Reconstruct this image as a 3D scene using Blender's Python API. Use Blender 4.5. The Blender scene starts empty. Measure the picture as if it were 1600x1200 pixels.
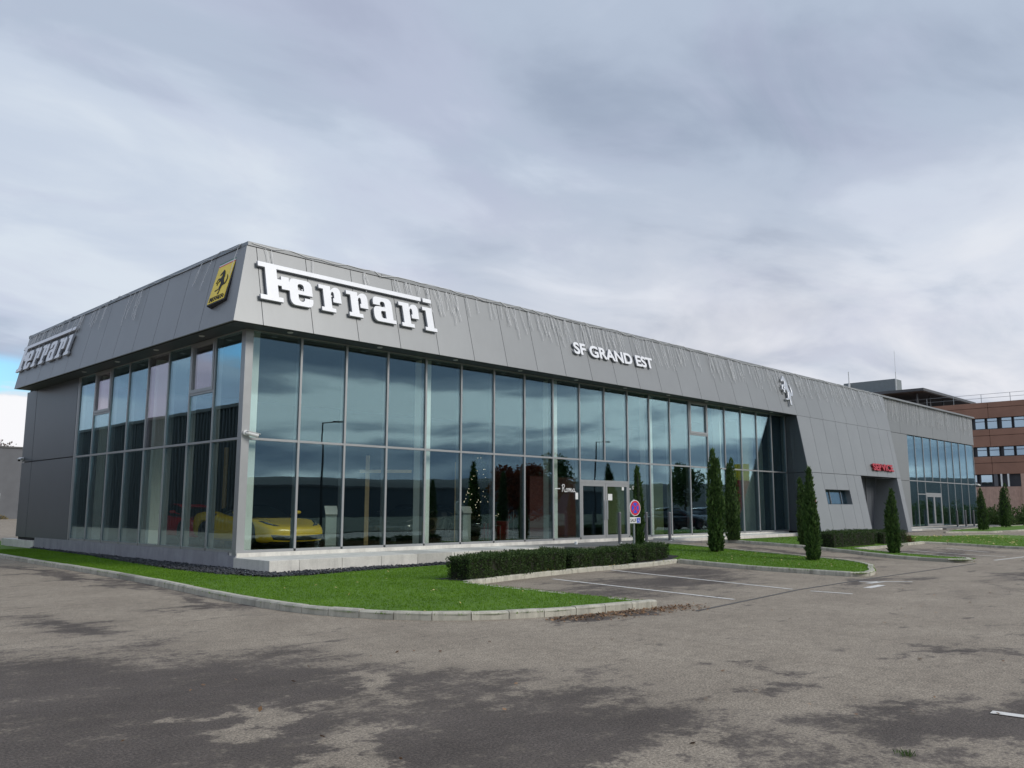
import bpy, bmesh, math, random
import numpy as np
from mathutils import Vector, Matrix
from mathutils.bvhtree import BVHTree
from mathutils.geometry import delaunay_2d_cdt

random.seed(7)
RNG = np.random.default_rng(11)
R = math.radians
SC = bpy.context.scene
COL = SC.collection

# ------------------------------------------------------------------ camera
CAM = Vector((-9.678, -18.401, 1.502))
cam_d = bpy.data.cameras.new('camera')
cam = bpy.data.objects.new('camera', cam_d)
COL.objects.link(cam)
YAW, PITCH, ROLL = 0.7942, 0.1451, 0.0014
fw = Vector((math.sin(YAW) * math.cos(PITCH), math.cos(YAW) * math.cos(PITCH), math.sin(PITCH)))
rt = Vector((math.cos(YAW), -math.sin(YAW), 0))
up = rt.cross(fw)
rt, up = rt * math.cos(ROLL) + up * math.sin(ROLL), -rt * math.sin(ROLL) + up * math.cos(ROLL)
mw = Matrix((rt, up, -fw)).transposed().to_4x4()
mw.translation = CAM
cam.matrix_world = mw
cam_d.sensor_width = 36.0
cam_d.lens = 36.0 * 1319.1 / 1600.0
cam_d.clip_start = 0.1
cam_d.clip_end = 5000
SC.camera = cam

# ------------------------------------------------------------------ sky, sun, exposure
SUN_DIR = Vector((0.34, -0.78, 0.52)).normalized()          # towards the sun, behind the clouds
world = bpy.data.worlds.new('World')
SC.world = world
world.use_nodes = True
wn, wl = world.node_tree.nodes, world.node_tree.links
wn.clear()


def N(nt, t, **kw):
    n = nt.nodes.new(t)
    for k, v in kw.items():
        if k.startswith('i_'):
            key = k[2:]
            key = int(key) if key.isdigit() else key.replace('_', ' ')
            n.inputs[key].default_value = v
        else:
            setattr(n, k, v)
    return n


def math_n(nt, op, a, b=None, clamp=False):
    n = nt.nodes.new('ShaderNodeMath')
    n.operation = op
    n.use_clamp = clamp
    for i, v in enumerate((a, b)):
        if v is None:
            continue
        if isinstance(v, (int, float)):
            n.inputs[i].default_value = v
        else:
            nt.links.new(v, n.inputs[i])
    return n.outputs[0]


def ramp_n(nt, src, stops, interp='LINEAR'):
    n = nt.nodes.new('ShaderNodeValToRGB')
    n.color_ramp.interpolation = interp
    el = n.color_ramp.elements
    while len(el) > 1:
        el.remove(el[-1])
    el[0].position = stops[0][0]
    c = stops[0][1]
    el[0].color = (*c, 1) if hasattr(c, '__len__') else (c, c, c, 1)
    for p, c in stops[1:]:
        e = el.new(p)
        e.color = (*c, 1) if hasattr(c, '__len__') else (c, c, c, 1)
    nt.links.new(src, n.inputs[0])
    return n.outputs[0]


def mix_n(nt, fac, a, b, blend='MIX'):
    n = nt.nodes.new('ShaderNodeMix')
    n.data_type = 'RGBA'
    n.blend_type = blend
    for i, v in ((0, fac), (6, a), (7, b)):
        if isinstance(v, (int, float)):
            n.inputs[i].default_value = v
        elif isinstance(v, tuple):
            n.inputs[i].default_value = (*v, 1)
        else:
            nt.links.new(v, n.inputs[i])
    return n.outputs[2]


def build_world():
    nt = world.node_tree
    tc = N(nt, 'ShaderNodeTexCoord')
    nrm = N(nt, 'ShaderNodeVectorMath', operation='NORMALIZE')
    nt.links.new(tc.outputs['Generated'], nrm.inputs[0])
    sep = N(nt, 'ShaderNodeSeparateXYZ')
    nt.links.new(nrm.outputs[0], sep.inputs[0])
    z = math_n(nt, 'MAXIMUM', sep.outputs[2], 0.0)
    zz = math_n(nt, 'ADD', z, 0.16)
    u = math_n(nt, 'DIVIDE', sep.outputs[0], zz)
    v = math_n(nt, 'DIVIDE', sep.outputs[1], zz)
    comb = N(nt, 'ShaderNodeCombineXYZ')
    nt.links.new(u, comb.inputs[0])
    nt.links.new(v, comb.inputs[1])
    mp = N(nt, 'ShaderNodeMapping')
    mp.inputs['Location'].default_value = (3.1, 7.4, 0)
    mp.inputs['Rotation'].default_value = (0, 0, R(28))
    mp.inputs['Scale'].default_value = (0.9, 1.25, 1)
    nt.links.new(comb.outputs[0], mp.inputs[0])
    n1 = N(nt, 'ShaderNodeTexNoise', i_Scale=0.62, i_Detail=6.0, i_Roughness=0.50, i_Distortion=0.3)
    n2 = N(nt, 'ShaderNodeTexNoise', i_Scale=1.9, i_Detail=7.0, i_Roughness=0.55, i_Distortion=0.5)
    nt.links.new(mp.outputs[0], n1.inputs['Vector'])
    nt.links.new(mp.outputs[0], n2.inputs['Vector'])
    a = math_n(nt, 'MULTIPLY', n1.outputs['Fac'], 0.74)
    b = math_n(nt, 'MULTIPLY', n2.outputs['Fac'], 0.26)
    dens = math_n(nt, 'ADD', a, b)
    # the cloud sheet thins towards the east horizon (azimuth of +X) and gets thicker overhead
    cl = ramp_n(nt, dens, [(0.36, (0.68, 0.75, 0.84)), (0.45, (0.575, 0.65, 0.77)), (0.515, (0.455, 0.53, 0.655)), (0.60, (0.335, 0.40, 0.52))], 'EASE')
    lil = ramp_n(nt, n2.outputs['Color'], [(0.47, 0.0), (0.64, 0.35)], 'EASE')
    cl = mix_n(nt, lil, cl, (0.51, 0.53, 0.69))
    hor = ramp_n(nt, z, [(0.0, 1.0), (0.16, 0.85), (0.42, 0.0)], 'EASE')
    east = N(nt, 'ShaderNodeVectorMath', operation='DOT_PRODUCT')
    east.inputs[1].default_value = Vector((0.93, 0.20, 0.12)).normalized()
    nt.links.new(nrm.outputs[0], east.inputs[0])
    ef = ramp_n(nt, east.outputs['Value'], [(0.45, 0.0), (0.98, 1.0)], 'EASE')
    n3 = ramp_n(nt, n2.outputs['Fac'], [(0.32, 1.0), (0.62, 0.45)])
    lf = math_n(nt, 'MULTIPLY', math_n(nt, 'MULTIPLY', hor, ef), n3)
    cl = mix_n(nt, math_n(nt, 'MULTIPLY', lf, 0.95), cl, (0.86, 0.86, 0.90))
    # low banks of stratus to the south: long light and dark bars
    st = N(nt, 'ShaderNodeMapping')
    st.inputs['Scale'].default_value = (2.2, 2.2, 13.0)
    nt.links.new(nrm.outputs[0], st.inputs[0])
    n4 = N(nt, 'ShaderNodeTexNoise', i_Scale=1.25, i_Detail=5.0, i_Roughness=0.5, i_Distortion=0.4)
    nt.links.new(st.outputs[0], n4.inputs['Vector'])
    south = N(nt, 'ShaderNodeVectorMath', operation='DOT_PRODUCT')
    south.inputs[1].default_value = Vector((0.55, -0.83, 0.0)).normalized()
    nt.links.new(nrm.outputs[0], south.inputs[0])
    sf = math_n(nt, 'MULTIPLY', ramp_n(nt, south.outputs['Value'], [(0.38, 0.0), (0.85, 1.0)], 'EASE'), ramp_n(nt, z, [(0.25, 0.9), (0.5, 0.0)], 'EASE'))
    bz = ramp_n(nt, z, [(0.03, 0.40), (0.055, 0.30), (0.085, 0.72), (0.115, 0.74), (0.14, 0.34), (0.175, 0.14), (0.32, 0.34)], 'EASE')
    bf = math_n(nt, 'ADD', math_n(nt, 'MULTIPLY', n4.outputs['Fac'], 0.72), math_n(nt, 'MULTIPLY', bz, 0.28))
    bars = ramp_n(nt, bf, [(0.41, (0.24, 0.31, 0.42)), (0.49, (0.50, 0.57, 0.66)), (0.57, (1.45, 1.50, 1.46))], 'EASE')
    cl = mix_n(nt, sf, cl, bars)
    # a break in the clouds low in the north, blue above a bright white bank
    hx = N(nt, 'ShaderNodeCombineXYZ')
    nt.links.new(sep.outputs[0], hx.inputs[0])
    nt.links.new(sep.outputs[1], hx.inputs[1])
    hn = N(nt, 'ShaderNodeVectorMath', operation='NORMALIZE')
    nt.links.new(hx.outputs[0], hn.inputs[0])
    wob = math_n(nt, 'MULTIPLY', math_n(nt, 'SUBTRACT', n2.outputs['Fac'], 0.5), 0.06)
    zl = math_n(nt, 'ADD', z, wob)

    def azim(deg, w0, w1):
        d = N(nt, 'ShaderNodeVectorMath', operation='DOT_PRODUCT')
        d.inputs[1].default_value = Vector((math.sin(R(deg)), math.cos(R(deg)), 0))
        nt.links.new(hn.outputs[0], d.inputs[0])
        return ramp_n(nt, d.outputs['Value'], [(math.cos(R(w0)), 0.0), (math.cos(R(w1)), 1.0)], 'EASE')

    g1 = math_n(nt, 'MULTIPLY', azim(2, 18, 11), ramp_n(nt, zl, [(0.112, 0.0), (0.122, 1.0), (0.142, 1.0), (0.168, 0.0)], 'EASE'))
    g2 = math_n(nt, 'MULTIPLY', azim(-33, 9, 5), ramp_n(nt, zl, [(0.150, 0.0), (0.170, 1.0), (0.26, 1.0), (0.36, 0.0)], 'EASE'))
    gm = math_n(nt, 'MAXIMUM', g1, g2)
    bank = math_n(nt, 'MULTIPLY', azim(4, 30, 13), ramp_n(nt, zl, [(0.110, 1.0), (0.124, 0.0)], 'EASE'))
    # scattered thin gaps
    gap2 = ramp_n(nt, n1.outputs['Fac'], [(0.20, 0.4), (0.27, 0.0)], 'EASE')
    sky = N(nt, 'ShaderNodeTexSky')
    sky.sky_type = 'NISHITA'
    sky.sun_disc = False
    sky.sun_elevation = math.asin(SUN_DIR.z)
    sky.sun_rotation = math.atan2(SUN_DIR.x, SUN_DIR.y)
    sky.air_density = 1.2
    sky.ozone_density = 2.0
    bs = N(nt, 'ShaderNodeVectorMath', operation='SCALE')
    nt.links.new(cl, bs.inputs[0])
    bs.inputs['Scale'].default_value = 7.6
    gfac = math_n(nt, 'MAXIMUM', gm, gap2)
    skyb = N(nt, 'ShaderNodeVectorMath', operation='SCALE')
    nt.links.new(sky.outputs[0], skyb.inputs[0])
    skyb.inputs['Scale'].default_value = 1.25
    col = mix_n(nt, gfac, bs.outputs[0], mix_n(nt, 1.0, skyb.outputs[0], (0.62, 0.92, 1.10), 'MULTIPLY'))
    col = mix_n(nt, bank, col, (7.2, 7.2, 7.4))
    bg = N(nt, 'ShaderNodeBackground')
    bg.inputs['Strength'].default_value = 0.1
    nt.links.new(col, bg.inputs['Color'])
    out = N(nt, 'ShaderNodeOutputWorld')
    nt.links.new(bg.outputs[0], out.inputs['Surface'])


build_world()
sun_d = bpy.data.lights.new('sun', 'SUN')
sun_d.energy = 1.5
sun_d.angle = R(22)
sun_d.color = (1.0, 0.95, 0.88)
sun = bpy.data.objects.new('sun', sun_d)
sun.rotation_euler = SUN_DIR.to_track_quat('Z', 'Y').to_euler()
COL.objects.link(sun)
SC.view_settings.view_transform = 'Standard'
SC.view_settings.look = 'None'
SC.view_settings.exposure = 0.4
SC.view_settings.gamma = 1.0
SC.view_settings.use_curve_mapping = False
SC.render.engine = 'CYCLES'
SC.cycles.transparent_max_bounces = 24
SC.cycles.max_bounces = 10
SC.cycles.use_denoising = True


# ------------------------------------------------------------------ materials
def new_mat(name):
    m = bpy.data.materials.new(name)
    m.use_nodes = True
    nt = m.node_tree
    b = nt.nodes['Principled BSDF']
    return m, nt, b


def pos_n(nt, scale=(1, 1, 1), rot=0.0, loc=(0, 0, 0)):
    g = nt.nodes.new('ShaderNodeNewGeometry')
    mp = nt.nodes.new('ShaderNodeMapping')
    mp.inputs['Scale'].default_value = scale
    mp.inputs['Rotation'].default_value = (0, 0, rot)
    mp.inputs['Location'].default_value = loc
    nt.links.new(g.outputs['Position'], mp.inputs['Vector'])
    return mp.outputs[0]


def noise_n(nt, vec, scale, detail=4.0, rough=0.5, dist=0.0):
    n = nt.nodes.new('ShaderNodeTexNoise')
    n.inputs['Scale'].default_value = scale
    n.inputs['Detail'].default_value = detail
    n.inputs['Roughness'].default_value = rough
    n.inputs['Distortion'].default_value = dist
    if vec is not None:
        nt.links.new(vec, n.inputs['Vector'])
    return n.outputs['Fac']


def bump_n(nt, b, h, strength=0.3, dist=0.01):
    n = nt.nodes.new('ShaderNodeBump')
    n.inputs['Strength'].default_value = strength
    n.inputs['Distance'].default_value = dist
    nt.links.new(h, n.inputs['Height'])
    nt.links.new(n.outputs[0], b.inputs['Normal'])


def simple(name, col, rough=0.5, metal=0.0, var=0.08, vscale=3.0, spec=0.5, coat=0.0):
    """plain surface with a little grime variation"""
    m, nt, b = new_mat(name)
    f = noise_n(nt, pos_n(nt), vscale, 5, 0.6)
    lo = tuple(c * (1 - var) for c in col)
    hi = tuple(min(1, c * (1 + var)) for c in col)
    c = ramp_n(nt, f, [(0.3, lo), (0.7, hi)])
    nt.links.new(c, b.inputs['Base Color'])
    b.inputs['Roughness'].default_value = rough
    b.inputs['Metallic'].default_value = metal
    b.inputs['Specular IOR Level'].default_value = spec
    b.inputs['Coat Weight'].default_value = coat
    return m


M = {}


def panel_mat(name, col):
    m, nt, b = new_mat(name)
    p = pos_n(nt)
    oi = nt.nodes.new('ShaderNodeObjectInfo')
    f = noise_n(nt, p, 0.9, 5, 0.6)
    streak = noise_n(nt, pos_n(nt, (7, 7, 0.45)), 1.0, 4, 0.6)
    s = math_n(nt, 'ADD', math_n(nt, 'MULTIPLY', f, 0.7), math_n(nt, 'MULTIPLY', streak, 0.3))
    s = math_n(nt, 'ADD', s, math_n(nt, 'MULTIPLY', math_n(nt, 'SUBTRACT', oi.outputs['Random'], 0.5), 0.16))
    c = ramp_n(nt, s, [(0.3, tuple(x * 0.95 for x in col)), (0.7, tuple(x * 1.05 for x in col))])
    nt.links.new(c, b.inputs['Base Color'])
    b.inputs['Metallic'].default_value = 0.25
    b.inputs['Roughness'].default_value = 0.42
    return m


M['panel'] = panel_mat('grey_metal_panel', (0.262, 0.272, 0.278))
M['panel_shaded'] = panel_mat('shaded_metal_panel', (0.125, 0.135, 0.15))  # same grey paint, with the shade on turned-away walls put into the colour
M['backing'] = simple('panel_backing', (0.03, 0.03, 0.032), 0.8)
M['soffit'] = simple('soffit_sheet', (0.055, 0.065, 0.075), 0.5)
M['alu'] = simple('anodised_aluminium', (0.36, 0.365, 0.37), 0.38, 0.35, 0.05)
M['alu_dark'] = simple('grey_frame_paint', (0.16, 0.165, 0.175), 0.45, 0.2, 0.05)
M['white_acryl'] = simple('white_letter_face', (0.86, 0.87, 0.90), 0.35, 0, 0.03)
M['letter_side'] = simple('letter_return', (0.50, 0.51, 0.54), 0.4, 0.3)
M['red_acryl'] = simple('red_letter_face', (0.44, 0.012, 0.025), 0.35)
M['chrome'] = simple('polished_metal', (0.68, 0.69, 0.71), 0.30, 0.65, 0.05)
M['yellow_enamel'] = simple('yellow_shield_enamel', (0.93, 0.68, 0.03), 0.3)
M['black_gloss'] = simple('black_gloss', (0.015, 0.015, 0.018), 0.25)
M['black_matt'] = simple('black_matt', (0.02, 0.02, 0.022), 0.7)
M['green_enamel'] = simple('green_enamel', (0.02, 0.2, 0.1), 0.3)
M['white_paint'] = simple('white_paint', (0.78, 0.78, 0.77), 0.45, 0, 0.05)
M['red_paint'] = simple('red_paint', (0.5, 0.02, 0.03), 0.4)
M['galv'] = simple('galvanised_steel', (0.33, 0.35, 0.36), 0.42, 0.7, 0.12, 9)
M['bollard'] = simple('bollard_steel', (0.17, 0.17, 0.18), 0.4, 0.5, 0.1, 6)
M['sign_blue'] = simple('sign_blue', (0.04, 0.09, 0.62), 0.35)
M['sign_red'] = simple('sign_red', (0.62, 0.02, 0.05), 0.35)
M['wire'] = simple('light_string_wire', (0.78, 0.78, 0.78), 0.4, 0.0)
M['int_floor'] = simple('showroom_floor', (0.13, 0.10, 0.075), 0.12, 0, 0.15, 1.2)
M['int_dark'] = simple('showroom_dark_wall', (0.018, 0.022, 0.026), 0.6)
M['int_ceiling'] = simple('showroom_ceiling', (0.055, 0.06, 0.065), 0.7)
M['int_white'] = simple('showroom_column', (0.82, 0.84, 0.82), 0.5, 0, 0.03)
M['int_red'] = simple('showroom_red_wall', (0.075, 0.010, 0.009), 0.5)
M['int_green'] = simple('showroom_green_wall', (0.13, 0.16, 0.07), 0.5)
M['timber'] = simple('light_timber', (0.55, 0.38, 0.20), 0.5, 0, 0.15, 8)
M['stand'] = simple('info_stand_silver', (0.55, 0.6, 0.58), 0.35, 0.3)
M['rubber'] = simple('tyre_rubber', (0.014, 0.014, 0.015), 0.75)
M['rim'] = simple('dark_alloy', (0.22, 0.22, 0.23), 0.3, 0.8)
M['paint_yellow'] = simple('car_paint_yellow', (0.86, 0.56, 0.01), 0.25, 0, 0.02, 2, 0.6, 0.6)
M['paint_red'] = simple('car_paint_red', (0.62, 0.012, 0.018), 0.25, 0, 0.02, 2, 0.6, 0.6)
M['paint_black'] = simple('car_paint_black', (0.012, 0.013, 0.016), 0.2, 0, 0.02, 2, 0.6, 0.6)
M['paint_grey'] = simple('car_paint_grey', (0.12, 0.125, 0.13), 0.25, 0.4, 0.02, 2, 0.6, 0.6)
M['paint_silver'] = simple('car_paint_silver', (0.4, 0.41, 0.42), 0.25, 0.5, 0.02, 2, 0.6, 0.6)
M['car_glass'] = simple('car_window_glass', (0.012, 0.016, 0.018), 0.06, 0, 0.02, 2, 0.7)
M['lamp_glass'] = simple('headlight_glass', (0.5, 0.5, 0.5), 0.1, 0.3)
M['tail_red'] = simple('tail_light_red', (0.3, 0.01, 0.01), 0.2)
M['lead'] = simple('paper_white', (0.75, 0.76, 0.74), 0.7)
M['roof_membrane'] = simple('roof_membrane', (0.12, 0.12, 0.12), 0.8)
M['shed'] = simple('dark_ribbed_cladding', (0.030, 0.034, 0.038), 0.5, 0.2)
M['render_grey'] = simple('grey_render', (0.135, 0.14, 0.15), 0.8, 0, 0.1, 0.8)
M['slate_roof'] = simple('penthouse_cladding', (0.22, 0.245, 0.25), 0.55, 0.2)
M['canopy_under'] = simple('canopy_soffit_wood', (0.085, 0.055, 0.04), 0.6)
M['canopy_edge'] = simple('canopy_edge_metal', (0.10, 0.10, 0.105), 0.5, 0.2)
M['win_dark'] = simple('window_frame_dark', (0.05, 0.055, 0.065), 0.5)
M['trunk'] = simple('bark', (0.06, 0.045, 0.03), 0.9)


def glass_mat(name, tint, gtint, base=0.15):
    """tinted double glazing: see-through body colour plus a mirror that strengthens towards grazing"""
    m = bpy.data.materials.new(name)
    m.use_nodes = True
    nt = m.node_tree
    nt.nodes.clear()
    lw = N(nt, 'ShaderNodeLayerWeight')
    lw.inputs['Blend'].default_value = 0.5
    f = math_n(nt, 'POWER', lw.outputs['Facing'], 3.0)
    f = math_n(nt, 'ADD', math_n(nt, 'MULTIPLY', f, 0.75), base, True)
    tr = N(nt, 'ShaderNodeBsdfTransparent')
    tr.inputs[0].default_value = (*tint, 1)
    gl = N(nt, 'ShaderNodeBsdfGlossy')
    gl.inputs['Color'].default_value = (*gtint, 1)
    gl.inputs['Roughness'].default_value = 0.0
    nz = noise_n(nt, pos_n(nt), 0.55, 2, 0.4)
    bp = N(nt, 'ShaderNodeBump')
    bp.inputs['Strength'].default_value = 0.12
    bp.inputs['Distance'].default_value = 0.02
    nt.links.new(nz, bp.inputs['Height'])
    nt.links.new(bp.outputs[0], gl.inputs['Normal'])
    mx = N(nt, 'ShaderNodeMixShader')
    nt.links.new(f, mx.inputs[0])
    nt.links.new(tr.outputs[0], mx.inputs[1])
    nt.links.new(gl.outputs[0], mx.inputs[2])
    o = N(nt, 'ShaderNodeOutputMaterial')
    nt.links.new(mx.outputs[0], o.inputs[0])
    return m


M['glass'] = glass_mat('tinted_glazing', (0.905, 0.945, 0.915), (0.62, 0.87, 1.0), 0.130)
M['glass_violet'] = glass_mat('tinted_glazing_replacement', (0.85, 0.90, 0.89), (0.98, 0.90, 1.0), 0.13)
M['glass_far'] = glass_mat('office_glazing', (0.25, 0.3, 0.32), (0.82, 0.95, 1.0), 0.62)


def asphalt_mat():
    m, nt, b = new_mat('worn_asphalt')
    p = pos_n(nt)
    # the dry worn surface
    med = noise_n(nt, p, 0.8, 6, 0.6)
    spk = noise_n(nt, p, 55, 4, 0.8)
    spk2 = noise_n(nt, p, 260, 2, 0.7)
    mot = noise_n(nt, p, 6.5, 5, 0.7)
    mot2 = noise_n(nt, p, 24, 4, 0.7)
    mo = math_n(nt, 'ADD', math_n(nt, 'MULTIPLY', mot, 0.5), math_n(nt, 'MULTIPLY', mot2, 0.5))
    dry = ramp_n(nt, med, [(0.3, (0.252, 0.212, 0.165)), (0.7, (0.338, 0.288, 0.226))])
    # damp areas: big patch near the viewpoint, streaks along kerbs, the parking bays
    warp = noise_n(nt, pos_n(nt, (0.5, 0.5, 0.5)), 1.0, 7, 0.66)
    warp2 = noise_n(nt, pos_n(nt, (0.42, 1.0, 1), R(40)), 1.9, 8, 0.70)

    wn_ = nt.nodes.new('ShaderNodeTexNoise')
    wn_.inputs['Scale'].default_value = 0.55
    wn_.inputs['Detail'].default_value = 9.0
    wn_.inputs['Roughness'].default_value = 0.68
    nt.links.new(p, wn_.inputs['Vector'])
    wo = nt.nodes.new('ShaderNodeVectorMath')
    wo.operation = 'MULTIPLY_ADD'
    wo.inputs[1].default_value = (4.2, 4.2, 0)
    nt.links.new(wn_.outputs['Color'], wo.inputs[0])
    wo2 = nt.nodes.new('ShaderNodeVectorMath')
    wo2.operation = 'ADD'
    wo2.inputs[1].default_value = (-2.1, -2.1, 0)
    nt.links.new(p, wo.inputs[2])
    nt.links.new(wo.outputs[0], wo2.inputs[0])
    WP = wo2.outputs[0]

    def blob(cx, cy, rx, ry, rot, gain=1.0):
        mp = nt.nodes.new('ShaderNodeMapping')
        mp.vector_type = 'TEXTURE'
        mp.inputs['Location'].default_value = (cx, cy, 0)
        mp.inputs['Rotation'].default_value = (0, 0, rot)
        mp.inputs['Scale'].default_value = (rx, ry, 1000)
        nt.links.new(WP, mp.inputs['Vector'])
        ln = nt.nodes.new('ShaderNodeVectorMath')
        ln.operation = 'LENGTH'
        nt.links.new(mp.outputs[0], ln.inputs[0])
        d = math_n(nt, 'SUBTRACT', 1.0, ln.outputs['Value'])
        return math_n(nt, 'MAXIMUM', math_n(nt, 'MULTIPLY', d, gain), -1.2)

    f = None
    for a in BLOBS:
        d = blob(*a)
        f = d if f is None else math_n(nt, 'MAXIMUM', f, d)
    dr = None
    for a in DRY:
        d = blob(*a)
        dr = d if dr is None else math_n(nt, 'MAXIMUM', dr, d)
    f = math_n(nt, 'SUBTRACT', math_n(nt, 'MINIMUM', f, 0.9), math_n(nt, 'MULTIPLY', math_n(nt, 'MAXIMUM', math_n(nt, 'ADD', dr, 0.0), 0.0), 1.9))
    w = math_n(nt, 'MULTIPLY', math_n(nt, 'SUBTRACT', math_n(nt, 'ADD', math_n(nt, 'MULTIPLY', warp, 0.45), math_n(nt, 'MULTIPLY', warp2, 0.55)), 0.5), 4.8)
    f = math_n(nt, 'ADD', math_n(nt, 'MULTIPLY', f, 1.1), w)
    f = math_n(nt, 'ADD', f, math_n(nt, 'MULTIPLY', math_n(nt, 'SUBTRACT', spk, 0.5), 1.7))
    f = math_n(nt, 'ADD', f, math_n(nt, 'MULTIPLY', math_n(nt, 'SUBTRACT', mo, 0.5), 4.6))
    wet = ramp_n(nt, f, [(0.25, 0.0), (0.70, 0.85), (1.2, 1.0)])
    small = ramp_n(nt, math_n(nt, 'ADD', warp2, math_n(nt, 'MULTIPLY', spk, 0.12)), [(0.66, 0.0), (0.71, 0.75)])
    wet = math_n(nt, 'MAXIMUM', wet, small)
    damp = ramp_n(nt, med, [(0.3, (0.078, 0.064, 0.054)), (0.7, (0.112, 0.093, 0.080))])
    c = mix_n(nt, wet, dry, damp)
    grain = ramp_n(nt, math_n(nt, 'ADD', math_n(nt, 'MULTIPLY', spk, 0.75), math_n(nt, 'MULTIPLY', spk2, 0.25)), [(0.38, 0.36), (0.5, 1.0), (0.62, 1.75)])
    c = mix_n(nt, 1.0, c, grain, 'MULTIPLY')
    c = mix_n(nt, 1.0, c, ramp_n(nt, mo, [(0.34, 0.68), (0.5, 1.0), (0.66, 1.28)]), 'MULTIPLY')
    vor = nt.nodes.new('ShaderNodeTexVoronoi')
    vor.inputs['Scale'].default_value = 42
    nt.links.new(p, vor.inputs['Vector'])
    chip = ramp_n(nt, vor.outputs['Distance'], [(0.09, 1.0), (0.14, 0.0)])
    pick = ramp_n(nt, noise_n(nt, p, 30, 1), [(0.60, 0.0), (0.63, 0.6)])
    c = mix_n(nt, math_n(nt, 'MULTIPLY', chip, pick), c, (0.30, 0.28, 0.26))
    nt.links.new(c, b.inputs['Base Color'])
    b.inputs['Roughness'].default_value = 0.8
    b.inputs['Specular IOR Level'].default_value = 0.3
    bump_n(nt, b, math_n(nt, 'ADD', spk, math_n(nt, 'MULTIPLY', vor.outputs['Distance'], 0.5)), 0.55, 0.008)
    return m


BLOBS = [
    (-8.2, -13.6, 4.7, 7.0, R(5), 2.8),        # broad damp area across the foreground
    (-2.9, -16.4, 1.9, 0.75, R(-12), 1.5),
    (0.3, -15.3, 1.8, 0.35, R(-60), 1.2),
    (-2.5, -14.5, 0.6, 0.35, R(-45), 1.2),
    (-3.0, 1.8, 0.40, 7.5, R(-1), 1.5),         # strip along the long kerb
    (-3.35, -5.2, 0.35, 1.9, R(-5), 1.2),
    (-5.9, -6.6, 0.6, 1.6, R(10), 1.1),
    (4.6, -8.4, 4.2, 2.0, 0, 1.2),              # parking bays
    (7.8, -7.0, 1.8, 2.0, 0, 1.5),
    (8.5, -11.4, 2.2, 0.5, 0, 1.2),
    (20.5, -8.6, 4.0, 2.0, 0, 1.0),
    (15.4, -6.0, 0.7, 4.0, 0, 0.9),
    (5.6, -15.4, 4.5, 0.25, R(-4), 1.0),
    (0.3, -11.2, 1.5, 0.3, R(-6), 1.4),
    (12.0, -13.0, 6.0, 0.5, R(8), 0.7),
]
DRY = [(-6.5, -12.85, 0.30, 0.5, R(-45), 0.7), (-6.35, -14.4, 0.36, 1.1, R(-20), 0.85), (-5.3, -12.4, 0.35, 0.9, R(10), 0.75), (-5.5, -15.4, 0.35, 0.8, R(-30), 0.8)]
M['asphalt'] = asphalt_mat()


def concrete_mat(name, col, stain=0.35):
    m, nt, b = new_mat(name)
    p = pos_n(nt)
    oi = nt.nodes.new('ShaderNodeObjectInfo')
    f = noise_n(nt, p, 2.2, 7, 0.65)
    fine = noise_n(nt, p, 60, 3, 0.6)
    st = noise_n(nt, pos_n(nt, (5, 5, 0.8)), 1.2, 5, 0.65)
    c = ramp_n(nt, f, [(0.3, tuple(x * 0.82 for x in col)), (0.7, tuple(x * 1.06 for x in col))])
    s = ramp_n(nt, math_n(nt, 'ADD', st, math_n(nt, 'MULTIPLY', oi.outputs['Random'], 0.12)), [(0.52, 0.0), (0.78, stain)])
    c = mix_n(nt, s, c, tuple(x * 0.38 for x in col))
    c = mix_n(nt, 0.35, c, ramp_n(nt, fine, [(0.3, 0.55), (0.7, 1.0)]), 'MULTIPLY')
    br = ramp_n(nt, oi.outputs['Random'], [(0.0, 0.50), (0.10, 0.86), (1.0, 1.05)])
    c = mix_n(nt, 1.0, c, br, 'MULTIPLY')
    nt.links.new(c, b.inputs['Base Color'])
    b.inputs['Roughness'].default_value = 0.85
    bump_n(nt, b, fine, 0.25, 0.004)
    return m


M['plinth'] = concrete_mat('white_precast_concrete', (0.78, 0.755, 0.69), 0.28)
M['plinth_shaded'] = concrete_mat('shaded_precast_concrete', (0.36, 0.36, 0.39), 0.3)  # left plinth: side shade painted into a greyer concrete colour
M['kerb'] = concrete_mat('kerb_concrete', (0.62, 0.59, 0.49), 0.75)
M['paving'] = concrete_mat('grey_paving', (0.21, 0.20, 0.19), 0.4)
M['brickpink'] = concrete_mat('pale_brick', (0.68, 0.45, 0.35), 0.4)


def brick_mat(name, col):
    m, nt, b = new_mat(name)
    p = pos_n(nt)
    br = nt.nodes.new('ShaderNodeTexBrick')
    br.inputs['Scale'].default_value = 4.0
    br.inputs['Color1'].default_value = (*[x * 1.1 for x in col], 1)
    br.inputs['Color2'].default_value = (*[x * 0.86 for x in col], 1)
    br.inputs['Mortar'].default_value = (*[x * 0.8 for x in col], 1)
    rotm = nt.nodes.new('ShaderNodeMapping')
    rotm.inputs['Rotation'].default_value = (R(90), 0, R(90))
    nt.links.new(p, rotm.inputs[0])
    nt.links.new(rotm.outputs[0], br.inputs['Vector'])
    f = noise_n(nt, p, 0.35, 6, 0.6)
    c = mix_n(nt, 1.0, br.outputs['Color'], ramp_n(nt, f, [(0.3, 0.8), (0.7, 1.12)]), 'MULTIPLY')
    st = noise_n(nt, pos_n(nt, (1, 0.35, 0.9)), 0.9, 3, 0.5, 1.2)
    c = mix_n(nt, ramp_n(nt, st, [(0.72, 0.0), (0.75, 0.5)]), c, (0.30, 0.24, 0.20))
    nt.links.new(c, b.inputs['Base Color'])
    b.inputs['Roughness'].default_value = 0.85
    return m


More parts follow.
